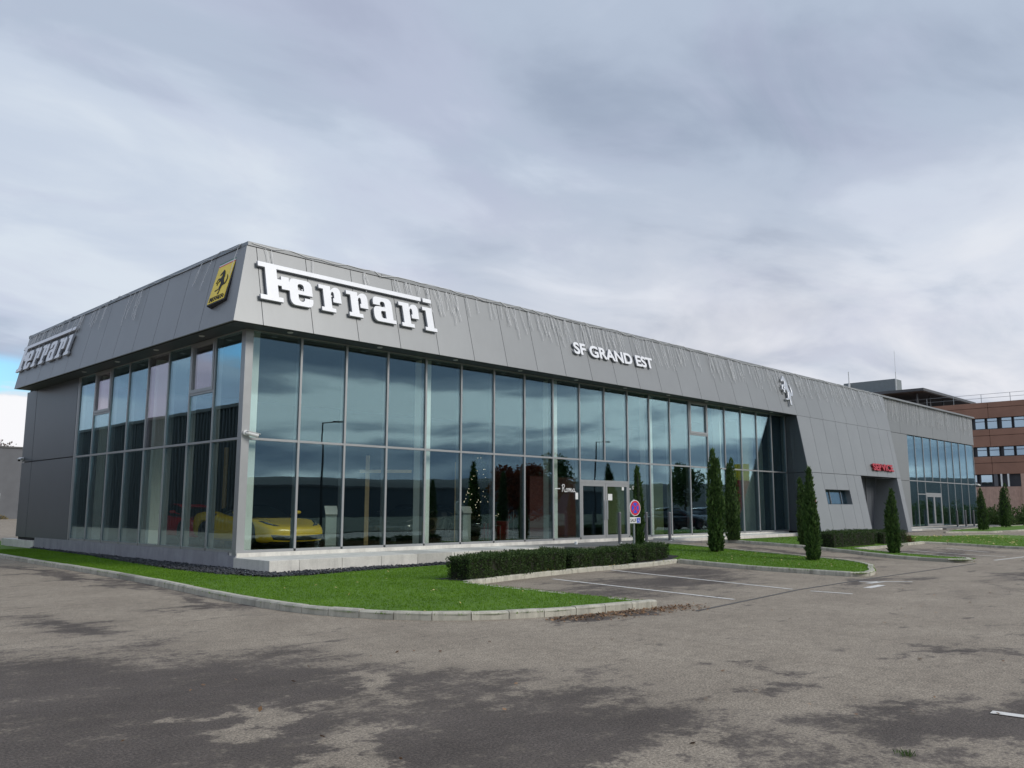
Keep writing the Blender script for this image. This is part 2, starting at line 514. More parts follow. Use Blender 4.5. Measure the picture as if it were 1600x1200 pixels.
M['brick'] = brick_mat('mauve_brick', (0.43, 0.235, 0.165))


def leaf_mat(name, c0, c1, tr=0.25, patch=2.0, rnd=0.6):
    m, nt, b = new_mat(name)
    g = nt.nodes.new('ShaderNodeNewGeometry')
    f = noise_n(nt, pos_n(nt), patch, 3, 0.6)
    s = math_n(nt, 'ADD', math_n(nt, 'MULTIPLY', g.outputs['Random Per Island'], rnd), math_n(nt, 'MULTIPLY', f, 1.1 - rnd))
    c = ramp_n(nt, s, [(0.15, c0), (0.85, c1)])
    nt.links.new(c, b.inputs['Base Color'])
    b.inputs['Roughness'].default_value = 0.55
    b.inputs['Specular IOR Level'].default_value = 0.25
    b.inputs['Transmission Weight'].default_value = 0.0
    tl = N(nt, 'ShaderNodeBsdfTranslucent')
    nt.links.new(c, tl.inputs[0])
    mx = N(nt, 'ShaderNodeMixShader')
    mx.inputs[0].default_value = tr
    nt.links.new(b.outputs[0], mx.inputs[1])
    nt.links.new(tl.outputs[0], mx.inputs[2])
    nt.links.new(mx.outputs[0], nt.nodes['Material Output'].inputs[0])
    return m


M['grass'] = leaf_mat('lawn_blades', (0.080, 0.180, 0.010), (0.170, 0.320, 0.022), 0.3, 0.9, 0.3)
M['cypress'] = leaf_mat('cypress_sprays', (0.018, 0.050, 0.015), (0.100, 0.170, 0.045), 0.2, 7.0)
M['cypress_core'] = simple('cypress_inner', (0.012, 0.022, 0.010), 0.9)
M['hedge'] = leaf_mat('hedge_leaves', (0.016, 0.040, 0.012), (0.075, 0.125, 0.032), 0.15, 3.0)
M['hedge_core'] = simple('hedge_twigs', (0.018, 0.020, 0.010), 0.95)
M['shrub'] = leaf_mat('shrub_leaves', (0.040, 0.080, 0.020), (0.120, 0.180, 0.055), 0.25, 0.6)
M['rust'] = leaf_mat('autumn_leaves', (0.10, 0.018, 0.008), (0.24, 0.06, 0.02), 0.3, 1.0)
M['litter'] = leaf_mat('dry_leaves', (0.075, 0.04, 0.025), (0.36, 0.22, 0.12), 0.1, 3.0)
M['litter_pale'] = leaf_mat('pale_yellow_leaves', (0.45, 0.36, 0.10), (0.62, 0.52, 0.24), 0.1, 3.0)
M['soil'] = simple('dark_bed_soil', (0.022, 0.020, 0.020), 0.95, 0, 0.35, 25)


def lawn_mat():
    m, nt, b = new_mat('mown_lawn')
    p = pos_n(nt)
    f = noise_n(nt, p, 0.9, 6, 0.6)
    g = noise_n(nt, p, 40, 4, 0.7)
    s = math_n(nt, 'ADD', math_n(nt, 'MULTIPLY', f, 0.55), math_n(nt, 'MULTIPLY', g, 0.45))
    c = ramp_n(nt, s, [(0.3, (0.060, 0.135, 0.008)), (0.55, (0.100, 0.205, 0.012)), (0.75, (0.15, 0.255, 0.025))])
    nt.links.new(c, b.inputs['Base Color'])
    b.inputs['Roughness'].default_value = 0.9
    bump_n(nt, b, g, 0.6, 0.02)
    return m


M['lawn'] = lawn_mat()


def slate_mat():
    m, nt, b = new_mat('slate_chippings')
    g = nt.nodes.new('ShaderNodeNewGeometry')
    c = ramp_n(nt, g.outputs['Random Per Island'], [(0.0, (0.016, 0.018, 0.023)), (0.8, (0.055, 0.060, 0.070)), (1.0, (0.10, 0.10, 0.11))])
    nt.links.new(c, b.inputs['Base Color'])
    b.inputs['Roughness'].default_value = 0.6
    return m


M['slate'] = slate_mat()
M['verge'] = simple('rough_verge', (0.035, 0.05, 0.02), 0.95, 0, 0.4, 0.3)
M['field'] = simple('distant_field', (0.055, 0.065, 0.035), 0.95, 0, 0.4, 0.01)
M['hill'] = simple('distant_hill', (0.05, 0.062, 0.062), 0.95, 0, 0.35, 0.02)


def line_mat():
    m, nt, b = new_mat('worn_road_paint')
    p = pos_n(nt)
    w = noise_n(nt, p, 9, 6, 0.7)
    c = ramp_n(nt, w, [(0.34, (0.22, 0.20, 0.18)), (0.46, (0.74, 0.72, 0.68))])
    nt.links.new(c, b.inputs['Base Color'])
    b.inputs['Roughness'].default_value = 0.8
    return m


M['line'] = line_mat()


def emit_mat(name, col, s):
    m, nt, b = new_mat(name)
    b.inputs['Base Color'].default_value = (*col, 1)
    b.inputs['Emission Color'].default_value = (*col, 1)
    b.inputs['Emission Strength'].default_value = s
    return m


M['fairy'] = emit_mat('fairy_light', (1.0, 0.85, 0.6), 1.2)
M['spot'] = simple('soffit_spot', (0.55, 0.55, 0.55), 0.3)


# ------------------------------------------------------------------ mesh helpers
class MB:
    def __init__(s):
        s.v, s.f, s.m = [], [], []

    def poly(s, pts, mi=0):
        i = len(s.v)
        s.v += [tuple(p) for p in pts]
        s.f.append(tuple(range(i, i + len(pts))))
        s.m.append(mi)

    def faces(s, verts, faces, mi=0):
        i = len(s.v)
        s.v += [tuple(p) for p in verts]
        for f in faces:
            s.f.append(tuple(i + k for k in f))
            s.m.append(mi)
        return s

    def box(s, a, b, mi=0):
        (x0, y0, z0), (x1, y1, z1) = a, b
        x0, x1 = min(x0, x1), max(x0, x1)
        y0, y1 = min(y0, y1), max(y0, y1)
        z0, z1 = min(z0, z1), max(z0, z1)
        return s.faces([(x0, y0, z0), (x1, y0, z0), (x1, y1, z0), (x0, y1, z0), (x0, y0, z1), (x1, y0, z1), (x1, y1, z1), (x0, y1, z1)],
                       [(0, 3, 2, 1), (4, 5, 6, 7), (0, 1, 5, 4), (1, 2, 6, 5), (2, 3, 7, 6), (3, 0, 4, 7)], mi)

    def bar(s, p0, p1, w, h, upv=(0, 0, 1), mi=0):
        p0, p1 = Vector(p0), Vector(p1)
        d = (p1 - p0).normalized()
        a = d.cross(Vector(upv))
        if a.length < 1e-5:
            a = d.cross(Vector((1, 0, 0)))
        a.normalize()
        b = a.cross(d)
        c = [(-1, -1), (1, -1), (1, 1), (-1, 1)]
        v = [p + a * (i * w / 2) + b * (j * h / 2) for p in (p0, p1) for i, j in c]
        return s.faces(v, [(0, 1, 2, 3), (7, 6, 5, 4), (0, 4, 5, 1), (1, 5, 6, 2), (2, 6, 7, 3), (3, 7, 4, 0)], mi)

    def slab(s, pts, t, mi=0):
        """outline wound counter-clockwise seen from outside, thickened inwards by t"""
        P = [Vector(p) for p in pts]
        n = Vector((0, 0, 0))
        for i in range(len(P)):
            n += P[i].cross(P[(i + 1) % len(P)])
        n.normalize()
        k = len(P)
        Q = [p - n * t for p in P]
        f = [tuple(range(k)), tuple(range(2 * k - 1, k - 1, -1))]
        f += [(i, i + k, (i + 1) % k + k, (i + 1) % k) for i in range(k)]
        return s.faces(P + Q, f, mi)

    def tube(s, p0, p1, r0, r1=None, n=12, mi=0, cap=True):
        r1 = r0 if r1 is None else r1
        p0, p1 = Vector(p0), Vector(p1)
        d = (p1 - p0).normalized()
        a = d.orthogonal().normalized()
        b = d.cross(a)
        v, f = [], []
        for p, r in ((p0, r0), (p1, r1)):
            for i in range(n):
                t = 2 * math.pi * i / n
                v.append(p + a * (r * math.cos(t)) + b * (r * math.sin(t)))
        for i in range(n):
            f.append((i, (i + 1) % n, n + (i + 1) % n, n + i))
        if cap:
            f += [tuple(range(n - 1, -1, -1)), tuple(range(n, 2 * n))]
        return s.faces(v, f, mi)

    def lathe(s, prof, n=20, mi=0, axis='z', c=(0, 0, 0)):
        v, f = [], []
        k = len(prof)
        for i in range(n):
            t = 2 * math.pi * i / n
            for r, z in prof:
                if axis == 'z':
                    v.append((c[0] + r * math.cos(t), c[1] + r * math.sin(t), c[2] + z))
                else:
                    v.append((c[0] + r * math.cos(t), c[1] + z, c[2] + r * math.sin(t)))
        for i in range(n):
            for j in range(k - 1):
                a, b = i * k + j, ((i + 1) % n) * k + j
                f.append((a, b, b + 1, a + 1))
        return s.faces(v, f, mi)

    def build(s, name, mats, parent=None, smooth=False, bevel=0.0):
        me = bpy.data.meshes.new(name)
        me.from_pydata(s.v, [], s.f)
        if not isinstance(mats, (list, tuple)):
            mats = [mats]
        for m in mats:
            me.materials.append(m)
        if len(mats) > 1:
            me.polygons.foreach_set('material_index', s.m)
        if smooth:
            me.polygons.foreach_set('use_smooth', [True] * len(me.polygons))
        me.update()
        return link(name, me, parent, bevel)


def link(name, me, parent=None, bevel=0.0):
    o = bpy.data.objects.new(name, me)
    COL.objects.link(o)
    if parent is not None:
        o.parent = parent
    if bevel:
        b = o.modifiers.new('bevel', 'BEVEL')
        b.width = bevel
        b.segments = 2
        b.limit_method = 'ANGLE'
    return o


def tag(o, label=None, cat=None, group=None, kind=None):
    if label:
        o['label'] = label
    if cat:
        o['category'] = cat
    if group:
        o['group'] = group
    if kind:
        o['kind'] = kind
    return o


def thing(name, label, cat, loc=(0, 0, 0), rz=0.0, group=None):
    o = bpy.data.objects.new(name, None)
    o.empty_display_size = 0.2
    COL.objects.link(o)
    o.location = loc
    o.rotation_euler = (0, 0, rz)
    return tag(o, label, cat, group)


def struct_root(name):
    o = bpy.data.objects.new(name, None)
    COL.objects.link(o)
    o['kind'] = 'structure'
    return o


def kids(o):
    return [c for c in bpy.data.objects if c.parent == o]


def copy_tree(o, parent=None):
    c = o.copy()
    COL.objects.link(c)
    if parent is not None:
        c.parent = parent
    for ch in KIDS.get(o.name, None) or kids(o):
        copy_tree(ch, c)
    return c


KIDS = {}


def np_mesh(name, verts, faces, mat, parent=None, smooth=False):
    """verts (n,3) array and faces (m,k) array of equal-sided polygons"""
    verts = np.asarray(verts, np.float32)
    faces = np.asarray(faces, np.int32)
    me = bpy.data.meshes.new(name)
    me.vertices.add(len(verts))
    me.vertices.foreach_set('co', verts.ravel())
    k = faces.shape[1]
    me.loops.add(faces.size)
    me.loops.foreach_set('vertex_index', faces.ravel())
    me.polygons.add(len(faces))
    me.polygons.foreach_set('loop_start', np.arange(0, faces.size, k, dtype=np.int32))
    me.polygons.foreach_set('loop_total', np.full(len(faces), k, np.int32))
    if smooth:
        me.polygons.foreach_set('use_smooth', np.ones(len(faces), bool))
    me.materials.append(mat)
    me.update(calc_edges=True)
    return link(name, me, parent)


def unit(a):
    return a / np.maximum(np.linalg.norm(a, axis=1, keepdims=True), 1e-9)


def cards(P, T, W, L, Nn=None):
    """leaf-shaped quads: centre-base P, direction T (n,3), half width W, length L"""
    T = unit(T)
    ref = RNG.normal(size=P.shape) if Nn is None else Nn
    S = unit(np.cross(T, ref))
    W = W[:, None]
    L = L[:, None]
    v = np.stack([P, P + T * L * 0.5 + S * W, P + T * L, P + T * L * 0.5 - S * W], 1).reshape(-1, 3)
    f = np.arange(len(v)).reshape(-1, 4)
    return v, f


def sstep(t):
    t = np.clip(t, 0, 1)
    return t * t * (3 - 2 * t)


def gh(x, y):
    """ground rises gently towards the entrance side"""
    return 0.28 * sstep((np.asarray(y) + 9.5) / 7.5) * sstep((np.asarray(x) - 8) / 5)


def ghf(x, y):
    return float(gh(x, y))


# ------------------------------------------------------------------ ground
def build_ground():
    me = MB()
    me.faces([(-1500, -1500, -0.6), (1500, -1500, -0.6), (1500, 1500, -0.6), (-1500, 1500, -0.6)], [(0, 1, 2, 3)])
    tag(me.build('ground', M['field']), kind='structure')
    xs = np.unique(np.concatenate([np.arange(-60, -16, 8), np.arange(-16, 60, 0.6), np.arange(60, 181, 10)]).round(3))
    ys = np.unique(np.concatenate([np.arange(-80, -22, 8), np.arange(-22, 14, 0.6), np.arange(14, 161, 10)]).round(3))
    X, Y = np.meshgrid(xs, ys, indexing='ij')
    Z = gh(X, Y)
    v = np.stack([X, Y, Z], -1).reshape(-1, 3)
    nx, ny = X.shape
    i = (np.arange(nx - 1)[:, None] * ny + np.arange(ny - 1)[None]).ravel()
    f = np.stack([i, i + ny, i + ny + 1, i + 1], 1)
    tag(np_mesh('car_park_asphalt', v, f, M['asphalt'], smooth=True), kind='structure')
    # low ridge all round the horizon
    n = 160
    v, f = [], []
    for k in range(n):
        a = 2 * math.pi * k / n
        hh = 19 + 5 * math.sin(a * 3 + 1) + 3 * math.sin(a * 7 + 2) + 1.5 * math.sin(a * 17)
        for r, z in ((520, -1), (600, hh * 0.8), (660, hh), (900, -1)):
            v.append((r * math.sin(a), r * math.cos(a), z))
    for k in range(n):
        for j in range(3):
            a, b = k * 4 + j, ((k + 1) % n) * 4 + j
            f.append((a, a + 1, b + 1, b))
    tag(np_mesh('hills', v, f, M['hill'], smooth=True), kind='structure')


build_ground()


def poly_sheet(name, pts, mat, dz, step=0.5, follow=True):
    """flat-lying sheet over an outline, following the ground"""
    P = [Vector((x, y)) for x, y in pts]
    n = len(P)
    dense = []
    for i in range(n):
        a, b = P[i], P[(i + 1) % n]
        k = max(1, int((b - a).length / step))
        dense += [a.lerp(b, t / k) for t in range(k)]
    A = np.array(pts, float)

    def inside(q):
        c = False
        j = n - 1
        for i in range(n):
            if (A[i, 1] > q[1]) != (A[j, 1] > q[1]) and q[0] < (A[j, 0] - A[i, 0]) * (q[1] - A[i, 1]) / (A[j, 1] - A[i, 1]) + A[i, 0]:
                c = not c
            j = i
        return c
    m = len(dense)
    pts2 = list(dense)
    x0, y0 = A.min(0)
    x1, y1 = A.max(0)
    st = max(step, 0.5)
    for x in np.arange(x0 + st / 2, x1, st):
        for y in np.arange(y0 + st / 2, min(y1, 14), st):
            if inside((x, y)):
                pts2.append(Vector((x, y)))
    vs, es, fs, *_ = delaunay_2d_cdt(pts2, [(i, (i + 1) % m) for i in range(m)], [list(range(m))], 1, 1e-4)
    mb = MB()
    mb.v = [(p.x, p.y, ghf(p.x, p.y) + dz) for p in vs]
    mb.f = [tuple(t) for t in fs]
    mb.m = [0] * len(fs)
    return tag(mb.build(name, mat, smooth=True), kind='structure'), inside


K_LONG = [(-2.05, 40), (-2.14, 10.2), (-2.31, 5.4), (-2.4, 1.9), (-2.55, -1.1), (-2.8, -3.8), (-2.93, -5.2), (-2.98, -6.5), (-2.97, -7.2), (-2.90, -7.8), (-2.74, -8.4), (-2.48, -9.0), (-2.16, -9.45), (-1.8, -9.8), (-1.45, -10.03), (-1.05, -10.2), (-0.6, -10.37), (0, -10.52), (0.6, -10.63), (1.28, -10.74)]
K_TIP = [(1.28, -10.74), (1.36, -10.4), (1.36, -9.3), (1.44, -7.7), (1.52, -6.4), (1.62, -6.12)]
K_BACK = [(1.62, -6.12), (2.7, -5.88), (4.2, -5.62), (6.1, -5.42), (8.25, -5.42), (9.75, -5.5)]
K_ISL = [(9.75, -5.5), (9.6, -6.4), (9.3, -8.4), (9.22, -9.6), (9.12, -10.4), (9.25, -10.62), (9.6, -10.66), (10.3, -10.5), (11.1, -10.12), (12.2, -9.7), (12.95, -9.15), (13.45, -8.5), (13.65, -7.6), (13.6, -6.6), (13.45, -5.5), (13.5, -4.2), (13.55, -2.75)]
GRAVEL_EDGE = [(10.2, -1.9), (6, -1.95), (2.5, -2.2), (0.4, -2.6), (-0.55, -2.5), (-0.95, -1.0), (-1.0, 1.2), (-0.7, 5.0), (-0.4, 8.0), (-0.12, 14.5)]
LAWN_A = K_LONG + K_TIP[1:] + K_BACK[1:] + K_ISL[1:] + [(10.2, -2.75)] + GRAVEL_EDGE + [(-0.12, 17.5), (1.0, 17.5), (1.0, 40)]
LAWN_C = [(17.35, -2.2), (17.5, -4.0), (17.6, -5.4), (17.3, -6.8), (16.55, -8.6), (15.95, -10.55), (16.5, -10.75), (17.3, -10.6), (18.2, -8.6), (18.7, -6.6), (22, -6.5), (26.1, -6.3), (26.5, -8.0), (25.9, -10.2), (25.9, -13), (38, -13), (38.6, -6.9), (36.7, -5.6), (31, -4.95), (29, -3.6), (27.5, -2.3)]
LAWN_D = [(36.6, -3.7), (41.0, -4.75), (60, -4.9), (60, -2.1), (47, -2.35), (40.5, -2.9)]
tag(MB().faces([(-70, -24, 0.05), (-70, -90, 0.05), (190, -90, 0.05), (190, -24, 0.05)], [(0, 1, 2, 3)]).build('verge', M['verge']), kind='structure')
lawn_a, in_a = poly_sheet('lawn', LAWN_A, M['lawn'], 0.075)
lawn_c, in_c = poly_sheet('lawn', LAWN_C, M['lawn'], 0.075)
lawn_d, in_d = poly_sheet('lawn', LAWN_D, M['lawn'], 0.06)
gravel_bed, in_g = poly_sheet('gravel_bed', [(10.2, -1.5), (10.2, -1.9)] + GRAVEL_EDGE[1:] + [(0.0, 14.5), (0.0, -1.5)], M['soil'], 0.05)
PARK_BED = [(1.72, -6.0), (4.2, -5.5), (6.1, -5.3), (9.6, -5.35), (10.6, -5.0), (10.6, -4.3), (1.5, -5.2)]
park_bed, in_b = poly_sheet('hedge_bed', PARK_BED, M['soil'], 0.085)


def grass_blades(name, inside, x0, x1, y0, y1, n, dz, hmin=0.02, hmax=0.05, avoid=None):
    P = np.stack([RNG.uniform(x0, x1, n), RNG.uniform(y0, y1, n)], 1)
    keep = np.array([inside(p) and not (avoid and avoid(p)) for p in P])
    P = P[keep]
    n = len(P)
    P = np.column_stack([P, gh(P[:, 0], P[:, 1]) + dz])
    vs, fs = [], []
    base = 0
    for k in range(3):
        off = np.column_stack([RNG.normal(0, 0.012, (n, 2)), np.zeros(n)])
        T = np.column_stack([RNG.normal(0, 0.55, (n, 2)), np.ones(n)])
        h = RNG.uniform(hmin, hmax, n)[:, None]
        S = unit(np.column_stack([RNG.normal(size=(n, 2)), np.zeros(n)])) * 0.0055
        b = P + off
        v = np.stack([b - S, b + S, b + unit(T) * h], 1).reshape(-1, 3)
        vs.append(v)
        fs.append(np.arange(len(v)).reshape(-1, 3) + base)
        base += len(v)
    o = np_mesh(name, np.concatenate(vs), np.concatenate(fs), M['grass'])
    return tag(o, kind='stuff')


tag(grass_blades('grass', in_a, -3, 14, -11, -2.3, 62000, 0.07, avoid=in_b), 'short mown green grass on the corner lawn in front of the glass', 'grass')
tag(grass_blades('grass', in_a, -2.5, 0.2, -2.3, 14, 30000, 0.07), 'short mown grass strip along the left glass side', 'grass')
tag(grass_blades('grass', in_c, 16, 34, -12, -2.4, 26000, 0.07), 'short mown grass by the second parking bays, dotted with leaves', 'grass')


def slate_chips():
    n = 9000
    P = np.stack([RNG.uniform(-1.1, 10, n), RNG.uniform(-2.7, 14.5, n)], 1)
    P = P[np.array([in_g(p) for p in P])]
    # add dense sampling on the two strips
    Q = np.stack([RNG.uniform(-1.1, 0, 9000), RNG.uniform(-2.6, 14.5, 9000)], 1)
    Q2 = np.stack([RNG.uniform(-0.6, 10, 6000), RNG.uniform(-2.7, -1.5, 6000)], 1)
    P = np.concatenate([P, Q[[in_g(p) for p in Q]], Q2[[in_g(p) for p in Q2]]])
    n = len(P)
    c = np.column_stack([P, np.full(n, 0.07) + RNG.uniform(0, 0.05, n)])
    octa = np.array([(1, 0, 0), (0, 1, 0), (-1, 0, 0), (0, -1, 0), (0, 0, 1), (0, 0, -1)], float)
    fo = np.array([(0, 1, 4), (1, 2, 4), (2, 3, 4), (3, 0, 4), (1, 0, 5), (2, 1, 5), (3, 2, 5), (0, 3, 5)])
    s = np.stack([RNG.uniform(0.02, 0.05, n), RNG.uniform(0.015, 0.035, n), RNG.uniform(0.008, 0.02, n)], 1)
    a = RNG.uniform(0, 6.28, n)
    tl = RNG.normal(0, 0.4, n)
    v = octa[None] * s[:, None]
    x, y, z = v[..., 0], v[..., 1], v[..., 2]
    z2 = z + x * tl[:, None]
    v = np.stack([x * np.cos(a)[:, None] - y * np.sin(a)[:, None], x * np.sin(a)[:, None] + y * np.cos(a)[:, None], z2], -1) + c[:, None]
    f = (fo[None] + (np.arange(n) * 6)[:, None, None]).reshape(-1, 3)
    o = np_mesh('slate_gravel', v.reshape(-1, 3), f, M['slate'])
    tag(o, 'dark slate chippings along the foot of the plinth', 'gravel', kind='stuff')


slate_chips()


def kerb_run(root, pts, step, width=0.13, top=0.11, inset=1, drop=0):
    """separate kerb stones laid along a polyline; inset side +1 = left of travel"""
    P = [Vector((x, y, 0)) for x, y in pts]
    L = [0.0]
    for a, b in zip(P, P[1:]):
        L.append(L[-1] + (b - a).length)

    def at(s):
        s = max(0, min(L[-1], s))
        for i in range(len(P) - 1):
            if s <= L[i + 1] + 1e-9:
                return P[i].lerp(P[i + 1], (s - L[i]) / max(1e-6, L[i + 1] - L[i]))
        return P[-1]
    n = max(1, round(L[-1] / step))
    st = L[-1] / n
    for i in range(n):
        a, b = at(i * st + 0.006), at((i + 1) * st - 0.006)
        d = (b - a).normalized()
        nr = Vector((-d.y, d.x, 0)) * width * inset
        tp = top + random.uniform(-0.006, 0.006)
        za, zb = ghf(a.x, a.y), ghf(b.x, b.y)
        ch = 0.022
        mb = MB()
        v = []
        for p, z in ((a, za), (b, zb)):
            e = nr.normalized()
            v += [p + Vector((0, 0, z - 0.08)), p + Vector((0, 0, z + tp - ch)), p + e * ch + Vector((0, 0, z + tp)), p + nr + Vector((0, 0, z + tp)), p + nr + Vector((0, 0, z - 0.08))]
        mb.faces(v, [(0, 1, 2, 3, 4), (9, 8, 7, 6, 5)] + [(k, k + 5, (k + 1) % 5 + 5, (k + 1) % 5) for k in range(5)])
        mb.build('kerb_stone', M['kerb'], root)


kr = struct_root('kerb')
cut = K_LONG.index((-2.98, -6.5))
kerb_run(kr, K_LONG[:cut + 1], 1.0, inset=1)
kerb_run(kr, K_LONG[cut:], 0.52, inset=1)
kerb_run(kr, K_TIP, 0.9, inset=1, top=0.075)
kerb_run(kr, K_BACK, 1.0, inset=1, top=0.10)
kerb_run(kr, K_ISL[:5], 1.0, inset=1, top=0.10)
kerb_run(kr, K_ISL[4:], 0.55, inset=1, top=0.10)
kerb_run(kr, LAWN_C[:7], 0.9, inset=1, top=0.10)
kerb_run(kr, LAWN_C[6:15], 1.0, inset=1, top=0.09)
kerb_run(kr, LAWN_C[16:], 1.0, inset=1, top=0.09)
kerb_run(kr, LAWN_D, 1.5, inset=1, top=0.08)


# painted lines and the joint between old and new asphalt
mk = struct_root('road_marking')


def painted(p0, p1, w=0.1):
    p0, p1 = Vector((*p0, 0)), Vector((*p1, 0))
    d = p1 - p0
    k = max(1, int(d.length / 0.6))
    sd = Vector((-d.y, d.x, 0)).normalized() * w / 2
    mb = MB()
    v = []
    for i in range(k + 1):
        q = p0.lerp(p1, i / k)
        for s in (-1, 1):
            e = q + sd * s
            v.append((e.x, e.y, ghf(e.x, e.y) + 0.006))
    mb.faces(v, [(2 * i, 2 * i + 2, 2 * i + 3, 2 * i + 1) for i in range(k)])
    mb.build('painted_line', M['line'], mk)


for a, b, w in [((3.97, -6.2), (3.09, -11.0), 0.09), ((6.89, -5.5), (5.44, -10.86), 0.09), ((5.36, -11.25), (5.39, -12.0), 0.09),
                ((8.0, -11.05), (8.72, -11.85), 0.09), ((6.69, -11.74), (7.5, -11.70), 0.16), ((7.7, -11.35), (8.3, -11.4), 0.14),
                ((-2.51, -16.35), (-2.40, -17.6), 0.10), ((23.97, -7.7), (22.78, -9.42), 0.09), ((21.2, -7.4), (20.2, -10.6), 0.09), ((17.9, -10.9), (24.0, -11.2), 0.09)]:
    painted(a, b, w)
mj = MB()
for a, b in [((1.3, -11.42), (5.44, -10.98)), ((5.44, -10.98), (9.0, -10.92)), ((9.0, -10.92), (15.9, -10.98))]:
    mj.bar((*a, 0.004), (*b, 0.004), 0.055, 0.006)
mj.bar((14.5, -15.2, 0.003), (24, -14.2, 0.003), 0.05, 0.006)
tag(mj.build('asphalt_joint', M['paving']), kind='structure')

# ------------------------------------------------------------------ the showroom building
KX = 0.53 / 2.08
Z0, ZT, ZG, ZS, ZF = 0.45, 3.105, 5.73, 5.71, 7.79
B = 1.35


def yf(z):
    return -0.19 + (z - 7.79) * KX


SH = thing('car_showroom', 'long grey metal-clad car showroom with tinted glass walls and flared fascia', 'building')


def part(name, mb, mat, parent=SH, **kw):
    return mb.build(name, mat, parent, **kw)


def glass_pane(rect, axis, mat=None, name='pane', parent=SH, at=0.0):
    """thin sheet of glass in the plane Y=at (axis 'x') or X=at (axis 'y')"""
    a0, a1, z0, z1 = rect
    mb = MB()
    if axis == 'x':
        mb.box((a0, at, z0), (a1, at + 0.024, z1))
    else:
        mb.box((at, a0, z0), (at + 0.024, a1, z1))
    # no two panes are set quite parallel: a couple of millimetres of tilt
    ta, tz = random.uniform(-0.0011, 0.0011), random.uniform(-0.0007, 0.0007)
    ac, zc = (a0 + a1) / 2, (z0 + z1) / 2
    if axis == 'x':
        mb.v = [(x, y + (x - ac) * ta + (z - zc) * tz, z) for x, y, z in mb.v]
    else:
        mb.v = [(x + (y - ac) * ta + (z - zc) * tz, y, z) for x, y, z in mb.v]
    o = mb.build(name, mat or M['glass'], parent)
    return o


GAP = 0.0085
# --- fascia, front: panels every 1.35 m from the mitred corner
edges = [-0.72] + [0.03 + B * k for k in range(29)]
for k in range(len(edges) - 1):
    a, b = edges[k], edges[k + 1]
    zb, zt = ZS, 7.69
    a_t, b_t = a, b
    if k == 0:
        a, a_t = yf(zb) - 0.0, yf(zt) - 0.0
    if k == len(edges) - 2:
        b, b_t = 38.16, 38.66
    g0 = 0 if k == 0 else GAP
    mb = MB()
    mb.slab([(a + g0, yf(zb), zb), (b - GAP, yf(zb), zb), (b_t - GAP, yf(zt), zt), (a_t + g0, yf(zt), zt)], 0.03)
    part('fascia_panel', mb, M['panel'])
# --- fascia, left: joints lean with the slope
bot = [-0.72, 1.04, 2.42, 3.74, 5.06, 6.45, 7.78, 9.1, 10.45, 11.8, 13.15, 14.5, 15.62]
for k in range(len(bot) - 1):
    a, b = bot[k], bot[k + 1]
    at_, bt_ = a + 0.30, b + 0.30
    zb, zt = ZS, 7.69
    if k == 0:
        a, at_ = yf(zb), yf(zt)
    if k == len(bot) - 2:
        bt_ = 16.15
    g0 = 0 if k == 0 else GAP
    mb = MB()
    mb.slab([(yf(zb), b - GAP, zb), (yf(zb), a + g0, zb), (yf(zt), at_ + g0, zt), (yf(zt), bt_ - GAP, zt)], 0.03)
    part('fascia_panel', mb, M['panel'])
# fascia backing, end cap, coping
mb = MB()
o_ = 0.045
mb.slab([(yf(ZS) + o_, yf(ZS) + o_, ZS + 0.02), (38.1, yf(ZS) + o_, ZS + 0.02), (38.6, yf(7.69) + o_, 7.69), (yf(7.69) + o_, yf(7.69) + o_, 7.69)], 0.08)
mb.slab([(yf(ZS) + o_, 15.58, ZS + 0.02), (yf(ZS) + o_, yf(ZS) + o_, ZS + 0.02), (yf(7.69) + o_, yf(7.69) + o_, 7.69), (yf(7.69) + o_, 16.1, 7.69)], 0.08)
part('fascia_backing', mb, M['backing'])
mb = MB()
mb.slab([(0.3, 15.66, ZS), (yf(ZS), 15.66, ZS), (yf(7.69), 16.19, 7.69), (0.3, 16.19, 7.69)], 0.03)
part('fascia_end_panel', mb, M['panel'])
for k in range(14):
    mb = MB()
    a, b = -0.2 + k * 3.95, -0.2 + (k + 1) * 3.95 - 0.012
    mb.box((a + (0 if k else 0.0), -0.235, 7.705), (b, 0.12, 7.80))
    part('coping', mb, M['panel'])
for k in range(4):
    mb = MB()
    a, b = 0.13 + k * 4.02, 0.13 + (k + 1) * 4.02 - 0.012
    mb.box((-0.235, a, 7.705), (0.12, b, 7.80))
    part('coping', mb, M['panel'])
# soffits with round spots
mb = MB()
mb.box((-0.69, -0.69, ZS + 0.015), (27.1, 0.02, ZS + 0.06))
mb.box((-0.69, 0.025, ZS + 0.015), (0.02, 15.6, ZS + 0.06))
part('soffit', mb, M['soffit'])
for k in range(10):
    mb = MB()
    mb.lathe([(0.0, 0), (0.06, 0), (0.075, 0.012), (0.075, 0.03)], 14, c=(0.95 + 2.7 * k, -0.36, ZS - 0.004))
    part('soffit_spot', mb, M['spot'])
for k in range(4):
    mb = MB()
    mb.lathe([(0.0, 0), (0.06, 0), (0.075, 0.012), (0.075, 0.03)], 14, c=(-0.36, 1.6 + 2.7 * k, ZS - 0.004))
    part('soffit_spot', mb, M['spot'])
